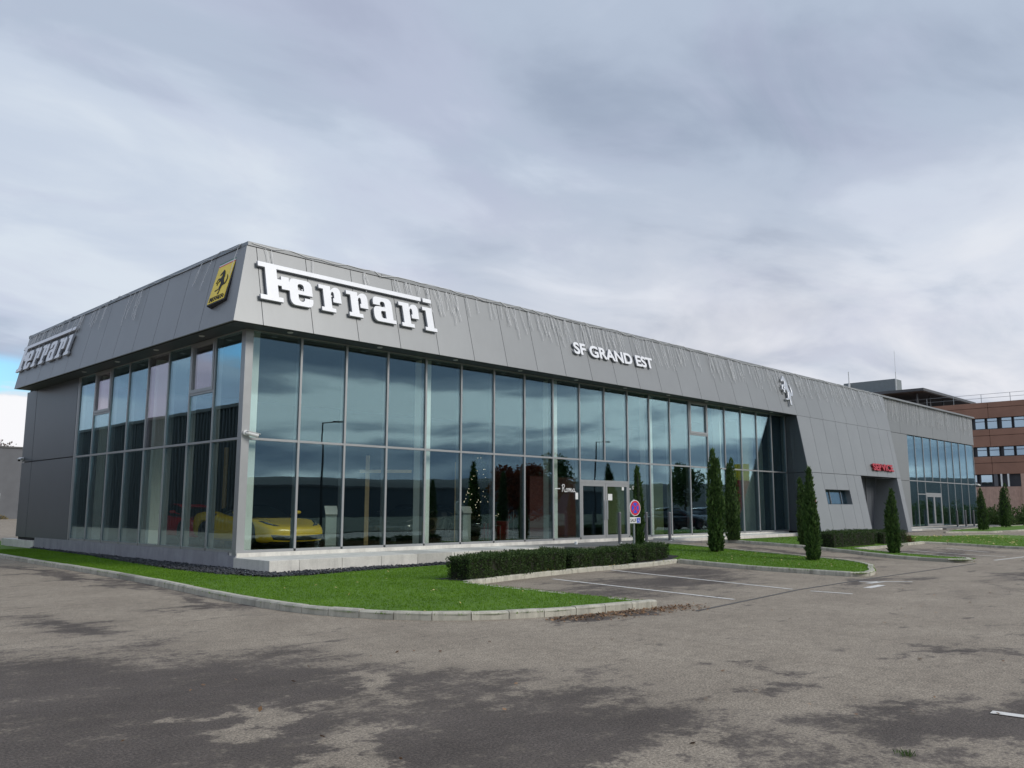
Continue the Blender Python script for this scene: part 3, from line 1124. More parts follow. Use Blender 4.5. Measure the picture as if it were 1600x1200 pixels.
# roof, rear and hidden walls, floor, ceiling
mb = MB()
mb.box((0.0, 0.0, 7.45), (54.9, 16.3, 7.55))
part('roof', mb, M['roof_membrane'])
mb = MB()
mb.box((0.05, 16.35, 0.0), (55.0, 16.5, 7.7))
part('rear_wall', mb, M['panel_shaded'])
mb = MB()
mb.box((54.93, 0.06, 0.0), (55.05, 16.34, 7.7))
part('side_wall', mb, M['panel'])
mb = MB()
mb.box((0.3, 13.0, 0.4), (27.3, 13.15, 5.9))
mb.box((27.3, 0.35, 0.4), (27.45, 12.99, 5.9))
part('interior_wall', mb, M['int_dark'])
mb = MB()
mb.box((0.1, 0.1, 0.05), (54.9, 16.3, 0.40))
part('interior_floor', mb, M['int_floor'])
mb = MB()
mb.box((0.1, 0.1, 5.76), (54.9, 16.3, 5.86))
part('ceiling', mb, M['int_ceiling'])
mb = MB()
mb.box((41.0, 8.0, 0.41), (54.9, 8.1, 5.75))
mb.box((41.0, 0.3, 0.41), (41.1, 7.99, 5.75))
part('interior_wall', mb, M['int_dark'])

# --- corner post
mb = MB()
mb.box((-0.03, -0.03, Z0 - 0.06), (0.17, 0.11, ZS + 0.01))
mb.box((-0.03, 0.113, Z0 - 0.06), (0.11, 0.17, ZS + 0.01))
part('corner_post', mb, M['alu'])

# --- front glazing
XM = [0.154 + B * i for i in range(21)]


def mullion_x(x, z0, z1, d=0.17, w=0.058, at=0.0):
    mb = MB()
    mb.box((x - w / 2, at - 0.03, z0), (x + w / 2, at - 0.002, z1))
    mb.box((x - w / 2 + 0.006, at + 0.026, z0), (x + w / 2 - 0.006, at + d, z1), 1)
    return part('mullion', mb, [M['alu'], M['alu_dark']])


def mullion_y(y, z0, z1, d=0.17, w=0.058, at=0.0):
    mb = MB()
    mb.box((at - 0.03, y - w / 2, z0), (at - 0.002, y + w / 2, z1))
    mb.box((at + 0.026, y - w / 2 + 0.006, z0), (at + d, y + w / 2 - 0.006, z1), 1)
    return part('mullion', mb, [M['alu'], M['alu_dark']])


def transom_x(x0, x1, z, h=0.055, d=0.14, at=0.0):
    mb = MB()
    mb.box((x0, at - 0.026, z - h / 2), (x1, at - 0.002, z + h / 2))
    mb.box((x0, at + 0.026, z - h / 2), (x1, at + d, z + h / 2))
    return part('transom', mb, M['alu'])


def transom_y(y0, y1, z, h=0.055, d=0.14, at=0.0):
    mb = MB()
    mb.box((at - 0.026, y0, z - h / 2), (at - 0.002, y1, z + h / 2))
    mb.box((at + 0.026, y0, z - h / 2), (at + d, y1, z + h / 2))
    return part('transom', mb, M['alu'])


def opening_x(x0, x1, z0, z1, mat, at=0.0):
    fr = MB()
    w = 0.085
    for a, b in (((x0, z0), (x1, z0 + w)), ((x0, z1 - w), (x1, z1)), ((x0, z0 + w), (x0 + w, z1 - w)), ((x1 - w, z0 + w), (x1, z1 - w))):
        fr.box((a[0], at - 0.045, a[1]), (b[0], at + 0.07, b[1]))
    f = part('opening_window', fr, M['alu'])
    glass_pane((x0 + w, x1 - w, z0 + w, z1 - w), 'x', mat, 'pane', f, at + 0.005)


def opening_y(y0, y1, z0, z1, mat):
    fr = MB()
    w = 0.085
    for a, b in (((y0, z0), (y1, z0 + w)), ((y0, z1 - w), (y1, z1)), ((y0, z0 + w), (y0 + w, z1 - w)), ((y1 - w, z0 + w), (y1, z1 - w))):
        fr.box((-0.045, a[0], a[1]), (0.07, b[0], b[1]))
    f = part('opening_window', fr, M['alu'])
    glass_pane((y0 + w, y1 - w, z0 + w, z1 - w), 'y', mat, 'pane', f, 0.005)


hw = 0.031
for i in range(1, 21):
    if i == 10:
        mullion_x(XM[i], ZT + 0.03, ZG)
    else:
        mullion_x(XM[i], Z0 + 0.06, ZG)
for i in range(20):
    a, b = XM[i] + hw, XM[i + 1] - hw
    if i == 0:
        a = 0.172
    upper = M['glass']
    if i == 14:
        glass_pane((a, b, ZT + 0.03, 4.37), 'x')
        transom_x(a, b, 4.395)
        opening_x(a + 0.002, b - 0.002, 4.425, ZG - 0.03, M['glass'])
    else:
        glass_pane((a, b, ZT + 0.03, ZG - 0.03), 'x', M['glass'])
    if i not in (9, 10):
        glass_pane((a, b, Z0 + 0.06, ZT - 0.03), 'x')
        transom_x(a, b, ZT)
        transom_x(a, b, Z0 + 0.03, 0.058)
    transom_x(a, b, ZG - 0.01, 0.04)
# entrance: fanlight over a double door
xa, xb = XM[9] + hw, XM[11] - hw
transom_x(xa, xb, ZT)
transom_x(xa, xb, 2.38, 0.10)
glass_pane((xa, xb, 2.432, ZT - 0.03), 'x')
xm = (xa + xb) / 2 + 0.0
for k, (x0, x1) in enumerate(((xa + 0.005, xm - 0.006), (xm + 0.006, xb - 0.005))):
    d = MB()
    w = 0.10
    z0, z1 = Z0 + 0.0, 2.325
    for a, b in (((x0, z0), (x1, z0 + 0.12)), ((x0, z1 - w), (x1, z1)), ((x0, z0 + 0.12), (x0 + w, z1 - w)), ((x1 - w, z0 + 0.12), (x1, z1 - w))):
        d.box((a[0], -0.03, a[1]), (b[0], 0.04, b[1]))
    dr = part('door', d, M['alu'])
    glass_pane((x0 + w, x1 - w, z0 + 0.12, z1 - w), 'x', None, 'pane', dr, -0.005)
    h = MB()
    hx = x1 - 0.05 if k == 0 else x0 + 0.05
    h.tube((hx, -0.075, 1.1), (hx, -0.075, 1.75), 0.014)
    for zz in (1.16, 1.69):
        h.tube((hx, -0.075, zz), (hx, -0.028, zz), 0.009, n=8)
    part('door_handle', h, M['chrome'], dr)
for x, z, w, hh in ((12.13, 1.88, 0.13, 0.22), (13.92, 1.86, 0.24, 0.22), (14.66, 2.17, 0.12, 0.13)):
    mb = MB()
    yy = -0.018 if x > 12.3 else -0.012
    mb.box((x - w / 2, yy - 0.004, z - hh / 2), (x + w / 2, yy, z + hh / 2))
    part('notice_sheet', mb, M['lead'])

# --- left glazing
YM = [0.1616 + B * j for j in range(9)]
for j in range(1, 9):
    mullion_y(YM[j], Z0 + 0.06, ZG)
for j in range(8):
    a, b = YM[j] + hw, YM[j + 1] - hw
    if j == 0:
        a = 0.172
    if j in (1, 6):
        glass_pane((a, b, ZT + 0.03, 4.35), 'y')
        transom_y(a, b, 4.375)
        opening_y(a + 0.002, b - 0.002, 4.405, ZG - 0.03, M['glass_violet'])
    else:
        glass_pane((a, b, ZT + 0.03, ZG - 0.03), 'y', M['glass_violet'] if j == 3 else M['glass'])
    glass_pane((a, b, Z0 + 0.06, ZT - 0.03), 'y')
    transom_y(a, b, ZT)
    transom_y(a, b, Z0 + 0.03, 0.058)
    transom_y(a, b, ZG - 0.01, 0.04)
mb = MB()
mb.box((-0.035, YM[8] + 0.04, Z0), (0.12, 11.12, ZG - 0.01))
part('glazing_edge_trim', mb, M['alu'])
# --- left end wall panels
for (a, b) in ((11.14, 15.33), (15.36, 16.5)):
    for (z0, z1) in ((Z0 - 0.02, 3.10), (3.13, ZS + 0.01)):
        mb = MB()
        mb.box((-0.04, a, z0), (0.0, b, z1))
        part('wall_panel', mb, M['panel_shaded'], bevel=0.004)
mb = MB()
mb.box((0.005, 11.0, Z0 - 0.1), (0.1, 16.33, 7.4))
part('wall_backing', mb, M['backing'])

# --- plinths
x = -0.1
while x < 9.5:
    w = 1.12 if x > 0 else 0.75
    mb = MB()
    mb.box((x + 0.004, -1.66, -0.2), (min(x + w, 9.6) - 0.004, -0.06, 0.352))
    part('plinth_block', mb, M['plinth'], bevel=0.008)
    x += w
mb = MB()
mb.box((-0.02, -0.055, -0.2), (27.0, 0.30, 0.448))
part('glazing_sill', mb, M['plinth'])
mb = MB()
mb.box((-0.045, 0.32, -0.2), (0.2, 14.3, 0.448))
mb.box((-0.045, -0.05, -0.2), (-0.021, 0.319, 0.388))
part('side_plinth', mb, M['plinth_shaded'])
x = 0
for a, b in ((14.31, 15.5), (15.51, 16.7), (16.71, 18.0)):
    mb = MB()
    mb.box((-0.09, a, -0.2), (0.3, b, 0.33))
    part('plinth_block', mb, M['plinth'], bevel=0.008)
x = 16.4
while x < 26.0:
    mb = MB()
    mb.box((x + 0.004, -0.95, -0.1), (x + 1.12 - 0.004, -0.06, 0.40))
    part('plinth_block', mb, M['plinth'], bevel=0.008)
    x += 1.12
for k in range(5):
    mb = MB()
    a = 9.62 + k * 1.345
    mb.box((a, -2.15, -0.1), (a + 1.337, -0.06, 0.345))
    part('landing_slab', mb, M['paving'], bevel=0.006)

# --- sloping service block
ZB = 0.44


def xl(z):
    return 26.02 + (z - 0.44) * 0.1748


def xr(z):
    return 36.54 + (z - 0.44) * 0.302


def sp(u, z):
    return Vector((xl(z) + (xr(z) - xl(z)) * u, yf(z), z))


def slope_panel(u0, u1, z0, z1):
    g = 0.0009
    a, b = u0 + (g if u0 > 0 else 0), u1 - (g if u1 < 1 else 0)
    mb = MB()
    mb.slab([sp(a, z0), sp(b, z0), sp(b, z1), sp(a, z1)], 0.03)
    part('wall_panel', mb, M['panel'])


up_u = [0, 0.118, 0.24, 0.365, 0.48, 0.60, 0.72, 0.84, 0.952, 1.0]
for a, b in zip(up_u, up_u[1:]):
    slope_panel(a, b, 3.085, ZS - 0.012)
slope_panel(0, 0.116, ZB, 3.065)
for a, b in ((0.116, 0.24), (0.24, 0.364)):
    slope_panel(a, b, ZB, 1.66)
    slope_panel(a, b, 2.325, 3.065)
for a, b in ((0.364, 0.44), (0.44, 0.517)):
    slope_panel(a, b, ZB, 3.065)
slope_panel(0.952, 1.0, 0.30, 3.065)
# backing behind the sloping panels, split around the openings
mb = MB()


def back_piece(u0, u1, z0, z1):
    o = Vector((0, 0.045, 0))
    mb.slab([sp(u0, z0) + o, sp(u1, z0) + o, sp(u1, z1) + o, sp(u0, z1) + o], 0.05)


back_piece(0.004, 0.996, 3.06, ZS)
back_piece(0.004, 0.110, ZB, 3.055)
back_piece(0.111, 0.370, ZB, 1.64)
back_piece(0.111, 0.370, 2.345, 3.055)
back_piece(0.371, 0.512, ZB, 3.055)
back_piece(0.957, 0.996, 0.3, 3.055)
part('wall_backing', mb, M['backing'])
# splayed side face between glass and slope
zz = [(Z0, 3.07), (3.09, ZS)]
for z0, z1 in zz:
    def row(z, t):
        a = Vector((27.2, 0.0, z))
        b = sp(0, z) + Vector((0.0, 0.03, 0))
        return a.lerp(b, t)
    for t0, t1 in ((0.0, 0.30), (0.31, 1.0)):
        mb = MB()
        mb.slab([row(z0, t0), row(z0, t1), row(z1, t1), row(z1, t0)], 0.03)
        part('reveal_panel', mb, M['panel_shaded'])
mb = MB()
mb.box((27.17, -0.03, Z0), (27.26, 0.2, ZG))
part('glazing_edge_trim', mb, M['alu'])
# strip window in the slope
w0, w1 = 0.118, 0.362
for (u0, u1) in ((w0, 0.19), (0.194, 0.30), (0.304, w1)):
    mb = MB()
    o = Vector((0, 0.22, 0))
    mb.slab([sp(u0, 1.68) + o, sp(u1, 1.68) + o, sp(u1, 2.31) + o, sp(u0, 2.31) + o], 0.02)
    part('strip_window_pane', mb, M['glass'])
mb = MB()
for zq in (1.655, 2.325):
    a, b = sp(w0, zq), sp(w1, zq)
    mb.slab([a + Vector((0, 0.0, 0)), b, b + Vector((0, 0.25, 0)), a + Vector((0, 0.25, 0))] if zq < 2 else [b, a, a + Vector((0, 0.25, 0)), b + Vector((0, 0.25, 0))], 0.012)
for u in (w0 - 0.001, w1 + 0.001):
    a, b = sp(u, 1.66), sp(u, 2.32)
    q = [a, b, b + Vector((0, 0.25, 0)), a + Vector((0, 0.25, 0))]
    mb.slab(q if u < 0.2 else q[::-1], 0.012)
for u in (0.192, 0.302):
    a, b = sp(u, 1.67) + Vector((0, 0.215, 0)), sp(u, 2.32) + Vector((0, 0.215, 0))
    mb.bar(a, b, 0.05, 0.05, (0, 1, 0))
part('strip_window_frame', mb, M['alu_dark'])
mb = MB()
mb.box((27.4, -1.2, 1.2), (31, -1.15, 2.8))
part('wall_backing', mb, M['int_dark'])
# service entrance recess
mb = MB()
for k in range(4):
    a = 31.2 + k * 1.62
    mb.box((a, -0.3, 0.3), (a + 1.60, -0.26, 3.2))
part('recess_wall', mb, M['panel_shaded'])
mb = MB()
p0, p1 = sp(0.952, 0.30), sp(0.952, 3.06)
mb.slab([p1, p0, Vector((p0.x + 0.1, -0.31, 0.30)), Vector((p1.x, -0.31, 3.06))], 0.02)
part('recess_side_panel', mb, M['panel'])
mb = MB()
p0, p1 = sp(0.517, 0.30), sp(0.517, 3.06)
mb.slab([p0, p1, Vector((p1.x, -0.31, 3.06)), Vector((p0.x, -0.31, 0.30))], 0.02)
part('recess_side_panel', mb, M['panel'])
mb = MB()
a, b = sp(0.517, 3.07), sp(0.952, 3.07)
mb.slab([a + Vector((0, .03, 0)), Vector((a.x, -0.31, 3.07)), Vector((b.x, -0.31, 3.07)), b + Vector((0, .03, 0))], 0.02)
part('recess_ceiling', mb, M['soffit'])
mb = MB()
mb.box((33.62, -0.345, 0.3), (33.70, -0.31, 3.05))
part('service_door_post', mb, M['alu_dark'])
mb = MB()
mb.box((35.3, -0.345, 0.3), (35.36, -0.31, 3.05))
part('service_door_post', mb, M['alu_dark'])
for k in range(7):
    mb = MB()
    a = 26.2 + k * 1.5
    if a > 31:
        break
    mb.box((a, -2.12, -0.1), (a + 1.49, -0.7, 0.41))
    part('plinth_block', mb, M['plinth'], bevel=0.008)
mb = MB()
mb.box((31.2, -2.5, 0.0), (37.4, -0.3, 0.30))
part('landing_slab', mb, M['paving'])

# --- right wing
mb = MB()
mb.box((38.0, -0.03, 5.84), (55.05, 0.05, 7.70))
part('wing_backing', mb, M['backing'])
for k in range(6):
    a = 38.72 + k * 2.73
    b = min(a + 2.73, 55.07) - 0.02
    mb = MB()
    lo = 5.83
    if k == 0:
        mb.slab([(38.22, -0.06, lo), (b, -0.06, lo), (b, -0.06, 7.695), (38.6, -0.06, 7.695)], 0.028)
    else:
        mb.box((a, -0.06, lo), (b, -0.032, 7.695))
    part('fascia_panel', mb, M['panel'])
mb = MB()
mb.slab([(37.45, -0.05, 3.1), (42.46, -0.05, 3.1), (42.46, -0.05, 5.81), (38.2, -0.05, 5.81)], 0.028)
part('wall_panel', mb, M['panel'])
mb = MB()
mb.slab([(36.7, -0.05, 0.36), (42.46, -0.05, 0.36), (42.46, -0.05, 3.08), (37.4, -0.05, 3.08)], 0.028)
part('wall_panel', mb, M['panel'])
mb = MB()
mb.box((36.9, -0.015, 0.3), (42.4, 0.1, 5.83))
part('wall_backing', mb, M['backing'])
WM = [42.49, 43.75, 45.10, 46.48, 47.85, 49.2, 50.55, 51.92, 53.35, 54.97]
for i, xw in enumerate(WM):
    if i == 3:
        mullion_x(xw, ZT + 0.03, 5.80)
    else:
        mullion_x(xw, 0.42, 5.80)
for i in range(9):
    a, b = WM[i] + hw, WM[i + 1] - hw
    glass_pane((a, b, ZT + 0.03, 5.78), 'x', M['glass'])
    transom_x(a, b, ZT)
    if i in (2, 3):
        continue
    if i == 1:
        glass_pane((a, b, 0.44, 2.30), 'x')
        transom_x(a, b, 2.33)
        glass_pane((a, b, 2.36, ZT - 0.03), 'x')
    else:
        glass_pane((a, b, 0.44, ZT - 0.03), 'x')
a, b = WM[2] + hw, WM[4] - hw
glass_pane((a, b, 2.42, ZT - 0.03), 'x')
transom_x(a, b, 2.36, 0.12)
mm_ = (a + b) / 2
for k, (x0, x1) in enumerate(((a + .005, mm_ - .006), (mm_ + .006, b - .005))):
    d = MB()
    w = 0.12
    z0, z1 = 0.42, 2.295
    for p, q in (((x0, z0), (x1, z0 + 0.12)), ((x0, z1 - w), (x1, z1)), ((x0, z0 + 0.12), (x0 + w, z1 - w)), ((x1 - w, z0 + 0.12), (x1, z1 - w))):
        d.box((p[0], -0.03, p[1]), (q[0], 0.04, q[1]))
    dr = part('door', d, M['alu'])
    glass_pane((x0 + w, x1 - w, z0 + 0.12, z1 - w), 'x', None, 'pane', dr, -0.005)
mb = MB()
mb.box((42.3, -0.055, 0.0), (55.07, 0.1, 0.40))
part('glazing_sill', mb, M['plinth'])
for k in range(3):
    mb = MB()
    a = 37.6 + k * 1.6
    mb.box((a, -1.7, 0.0), (a + 1.59, -0.06, 0.37))
    part('plinth_block', mb, M['plinth'], bevel=0.008)
for k in range(8):
    mb = MB()
    a = 42.42 + k * 1.6
    mb.box((a, -1.9, 0.0), (a + 1.59, -0.06, 0.36))
    part('landing_slab', mb, M['paving'])

# --- interior columns
for xx in (5.95, 11.5, 17.0, 22.25):
    mb = MB()
    mb.box((xx - 0.15, 0.42, 0.40), (xx + 0.15, 0.78, 5.75))
    part('column', mb, M['int_white'])
for yy in (6.1, 10.55):
    mb = MB()
    mb.box((0.42, yy - 0.15, 0.40), (0.72, yy + 0.15, 5.75))
    part('column', mb, M['int_white'])
mb = MB()
mb.box((0.30, 0.30, 0.40), (0.52, 0.52, 5.75))
part('column', mb, M['int_white'])
mb = MB()
mb.box((14.1, 4.0, 0.41), (17.1, 4.15, 2.7))
part('display_wall', mb, M['int_red'])
mb = MB()
mb.box((18.7, 4.0, 0.41), (23.0, 4.15, 2.65))
part('display_wall', mb, M['int_green'])
mb = MB()
mb.box((25.3, 1.2, 0.41), (27.2, 1.3, 5.7))
part('display_wall', mb, simple('pale_partition', (0.5, 0.55, 0.5), 0.6))


# ------------------------------------------------------------------ lettering
def curve_mesh(polys, extrude, bevel=0.0):
    cu = bpy.data.curves.new('outline', 'CURVE')
    cu.dimensions = '2D'
    cu.fill_mode = 'BOTH'
    cu.extrude = extrude
    cu.bevel_depth = bevel
    for pts in polys:
        s = cu.splines.new('POLY')
        s.points.add(len(pts) - 1)
        for p, q in zip(s.points, pts):
            p.co = (q[0], q[1], 0, 1)
        s.use_cyclic_u = True
    ob = bpy.data.objects.new('outline', cu)
    COL.objects.link(ob)
    dg = bpy.context.evaluated_depsgraph_get()
    me = bpy.data.meshes.new_from_object(ob.evaluated_get(dg))
    bpy.data.objects.remove(ob)
    bpy.data.curves.remove(cu)
    return me


def text_mesh(txt, size, extrude, offset=0.0, spacing=1.0):
    cu = bpy.data.curves.new('lettering', 'FONT')
    cu.body = txt
    cu.size = size
    cu.extrude = extrude
    cu.offset = offset
    cu.space_character = spacing
    ob = bpy.data.objects.new('lettering', cu)
    COL.objects.link(ob)
    dg = bpy.context.evaluated_depsgraph_get()
    me = bpy.data.meshes.new_from_object(ob.evaluated_get(dg))
    bpy.data.objects.remove(ob)
    bpy.data.curves.remove(cu)
    return me


def bounds(me):
    a = np.empty(len(me.vertices) * 3)
    me.vertices.foreach_get('co', a)
    a = a.reshape(-1, 3)
    return a.min(0), a.max(0)


def face_mats(me, face, side):
    """front faces (local +z) one material, returns the other"""
    me.materials.clear()
    me.materials.append(face)
    me.materials.append(side)
    for p in me.polygons:
        p.material_index = 0 if p.normal.z > 0.7 else 1


def frame_matrix(origin, xdir, ydir):
    x = Vector(xdir).normalized()
    z = x.cross(Vector(ydir)).normalized()
    y = z.cross(x)
    m = Matrix((x, y, z)).transposed().to_4x4()
    m.translation = Vector(origin)
    return m


EM = 1.0


def glyph_e():
    out = [(1, .44), (.36, .44), (.36, .25), (.40, .19), (.46, .165), (.54, .165), (.60, .19), (.64, .25), (.64, .31), (1, .31), (1, .20), (.96, .09), (.88, .02), (.78, 0), (.22, 0), (.12, .02), (.04, .09), (0, .20), (0, .80), (.04, .91), (.12, .98), (.22, 1), (.78, 1), (.88, .98), (.96, .91), (1, .80)]
    hole = [(.36, .58), (.64, .58), (.64, .76), (.60, .82), (.54, .84), (.46, .84), (.40, .82), (.36, .76)]
    return [out, hole]


def glyph_r():
    return [[(0, 0), (.68, 0), (.68, .14), (.5, .14), (.5, .68), (.53, .77), (.58, .81), (.63, .80), (.665, .74), (.665, .55), (.60, .55), (.60, .40), (1, .40), (1, .80), (.97, .91), (.90, .98), (.80, 1), (.70, .985), (.60, .93), (.5, .84), (.5, 1), (-.06, 1), (-.06, .86), (.14, .86), (.14, .14), (0, .14)]]


def glyph_a():
    out = [(1.12, 0), (1.12, .14), (.98, .14), (.98, .78), (.95, .90), (.87, .98), (.76, 1), (.20, 1), (.10, .975), (.03, .91), (.01, .80), (.01, .67), (.35, .67), (.36, .76), (.40, .82), (.46, .84), (.54, .84), (.60, .81), (.62, .75), (.62, .605), (.20, .605), (.10, .58), (.02, .50), (0, .40), (0, .20), (.03, .09), (.10, .02), (.20, 0)]
    hole = [(.36, .22), (.40, .165), (.46, .145), (.62, .145), (.62, .455), (.44, .455), (.38, .43), (.36, .38)]
    return [out, hole]


def glyph_i():
    return [[(0, 0), (.66, 0), (.66, .14), (.5, .14), (.5, 1), (-.04, 1), (-.04, .86), (.14, .86), (.14, .14), (0, .14)]]


def wordmark(place, label, group, depth=0.06, xh=0.71, root_name='wordmark_sign'):
    """place(u, v, d) -> world point; u along the wall, v up the wall, d out from it"""
    o = place(0, 0, 0)
    fm = frame_matrix(o, place(1, 0, 0) - o, place(0, 1, 0) - o)
    t = thing(root_name, label, 'sign', (0, 0, 0), 0, group)
    t.matrix_world = fm
    V0 = 0.0
    W = 0.66
    spec = [('F', 0.0, None)] + [(c, u, w) for c, u, w in (('e', 0.74, .635), ('r', 1.62, .60), ('r', 2.44, .615), ('a', 3.23, .63), ('r', 4.14, .62), ('i', 4.96, .62))]
    for c, u, w in spec:
        if c == 'F':
            polys = [[(-.06, 0), (.54, 0), (.54, .115), (.42, .115), (.42, .44), (.53, .44), (.53, .36), (.74, .36), (.74, .70), (.53, .70), (.53, .60), (.42, .60), (.42, .872), (4.92, .872), (4.92, .985), (-.06, .985), (-.06, .865), (.12, .865), (.12, .115), (-.06, .115)]]
        else:
            g = {'e': glyph_e, 'r': glyph_r, 'a': glyph_a, 'i': glyph_i}[c]()
            polys = [[(u + x * w, V0 + y * xh) for x, y in p] for p in g]
        me = curve_mesh(polys, depth / 2, 0.004)
        face_mats(me, M['white_acryl'], M['letter_side'])
        ob = link('letter', me, t)
        ob.location = (0, 0, 0.04 + depth / 2)
        if c == 'i':
            me = curve_mesh([[(5.00, .87), (5.30, .87), (5.30, .985), (5.00, .985)]], depth / 2, 0.004)
            face_mats(me, M['white_acryl'], M['letter_side'])
            ob2 = link('letter_dot', me, ob)
    mb = MB()
    for u in (0.25, 1.1, 1.95, 2.75, 3.6, 4.45, 5.2):
        for v in (0.1, 0.45):
            mb.tube((u, v, -0.02), (u, v, 0.09), 0.02, n=8)
    mb.build('mounting_stud', M['letter_side'], t)
    return t


cosK = 1 / math.sqrt(1 + KX * KX)


def place_front(u, v, d):
    return Vector((0.03 + u, yf(6.33) + v * KX * cosK, 6.33 + v * cosK)) + Vector((0, -cosK, KX * cosK)) * d


def place_left(u, v, d):
    lean = 0.145 * v
    return Vector((yf(6.33) + v * KX * cosK, 15.85 - u + lean * 0, 6.33 + v * cosK)) + Vector((-cosK, 0, KX * cosK)) * d


wordmark(place_front, 'white raised slab-serif lettering on the front fascia above the corner glazing', 'wordmark signs on the fascia')
wordmark(place_left, 'white slab-serif lettering at the far end of the left fascia', 'wordmark signs on the fascia')


def text_sign(name, txt, label, place, width, height, depth, face, side, offset, spacing=1.0, cat='sign'):
    o = place(0, 0, 0)
    fm = frame_matrix(o, place(1, 0, 0) - o, place(0, 1, 0) - o)
    t = thing(name, label, cat)
    t.matrix_world = fm
    x = 0.0
    full = text_mesh(txt, 1.0, 0.0, offset, spacing)
    lo, hi = bounds(full)
    sx, sy = width / (hi[0] - lo[0]), height / (hi[1] - lo[1])
    bpy.data.meshes.remove(full)
    for i, ch in enumerate(txt):
        if ch == ' ':
            continue
        pre = text_mesh(txt[:i + 1], 1.0, 0.0, offset, spacing)
        one = text_mesh(ch, 1.0, depth / 2, offset, spacing)
        l1, h1 = bounds(one)
        lp, hp = bounds(pre)
        shift = hp[0] - h1[0]
        one.transform(Matrix.Diagonal((sx, sy, 1, 1)) @ Matrix.Translation((shift - lo[0], -lo[1], 0)))
        face_mats(one, face, side)
        ob = link('letter', one, t)
        ob.location = (0, 0, 0.04 + depth / 2)
        bpy.data.meshes.remove(pre)
    mb = MB()
    k = max(2, int(width / 0.5))
    for i in range(k):
        mb.tube(((i + 0.5) * width / k, height * 0.5, -0.02), ((i + 0.5) * width / k, height * 0.5, 0.045), 0.012, n=6)
    mb.build('mounting_stud', side, t)
    return t


def place_on_front(x0, z0):
    def f(u, v, d):
        return Vector((x0 + u, yf(z0) + v * KX * cosK, z0 + v * cosK)) + Vector((0, -cosK, KX * cosK)) * d
    return f


text_sign('dealer_name_sign', 'SF GRAND EST', 'white capitals spelling SF GRAND EST on the front fascia', place_on_front(11.42, 6.53), 4.5, 0.43, 0.05, M['white_acryl'], M['letter_side'], 0.032)
text_sign('service_sign', 'SERVICE', 'red raised capitals spelling SERVICE above the recessed doorway', place_on_front(33.75, 3.36), 2.65, 0.37, 0.08, M['red_acryl'], simple('red_letter_return', (0.25, 0.012, 0.02), 0.4), 0.038)

HORSE = [(.42, 1.40), (.37, 1.34), (.31, 1.29), (.22, 1.21), (.185, 1.15), (.20, 1.115), (.26, 1.12), (.345, 1.17), (.40, 1.16), (.405, 1.08), (.37, 1.0), (.325, .93), (.24, .955), (.155, .945), (.10, .90), (.075, .81), (.04, .73), (.05, .69), (.10, .70), (.125, .78), (.16, .85), (.22, .86), (.275, .82), (.23, .74), (.165, .69), (.15, .61), (.165, .55), (.22, .545), (.215, .63), (.29, .70), (.37, .745), (.435, .66), (.47, .58), (.455, .50), (.43, .42), (.42, .34), (.40, .285), (.30, .275), (.20, .265), (.155, .225), (.175, .19), (.25, .205), (.36, .22), (.45, .25), (.50, .235), (.50, .15), (.47, .05), (.445, 0.0), (.46, -.03), (.55, -.03), (.555, .04), (.58, .16), (.595, .28), (.64, .38), (.71, .435), (.79, .43), (.87, .46), (.94, .55), (.965, .68), (.95, .83), (.88, .95), (.815, 1.0), (.865, .90), (.885, .78), (.87, .65), (.83, .56), (.78, .53), (.745, .56), (.71, .64), (.655, .75), (.625, .86), (.635, .98), (.61, 1.10), (.57, 1.22), (.52, 1.31), (.455, 1.37)]


def smooth_closed(pts, n=3):
    P = [Vector((x, y)) for x, y in pts]
    out = []
    k = len(P)
    for i in range(k):
        p0, p1, p2, p3 = P[i - 1], P[i], P[(i + 1) % k], P[(i + 2) % k]
        for j in range(n):
            t = j / n
            q = 0.5 * ((2 * p1) + (p2 - p0) * t + (2 * p0 - 5 * p1 + 4 * p2 - p3) * t * t + (3 * p1 - p0 - 3 * p2 + p3) * t ** 3)
            out.append((q.x, q.y))
    return out


def horse_mesh(h, depth, bevel=0.0):
    s = h / 1.43
    return curve_mesh([[(x * s, (y + .03) * s) for x, y in smooth_closed(HORSE, 3)]], depth / 2, bevel)


# polished horse on the front fascia
hp = place_on_front(25.95, 6.10)
t = thing('rearing_horse_emblem', 'polished metal rearing horse mounted on the front fascia', 'emblem')
o = hp(0, 0, 0)
t.matrix_world = frame_matrix(o, hp(1, 0, 0) - o, hp(0, 1, 0) - o)
me = horse_mesh(1.40, 0.06, 0.016)
me.materials.clear()
me.materials.append(M['chrome'])
hb = link('horse_relief', me, t)
hb.location = (0, 0, 0.10)
mb = MB()
for u, v in ((0.45, 0.95), (0.52, 0.62), (0.5, 0.25)):
    mb.tube((u, v, -0.02), (u, v, 0.09), 0.018, n=8)
mb.build('mounting_stud', M['letter_side'], t)

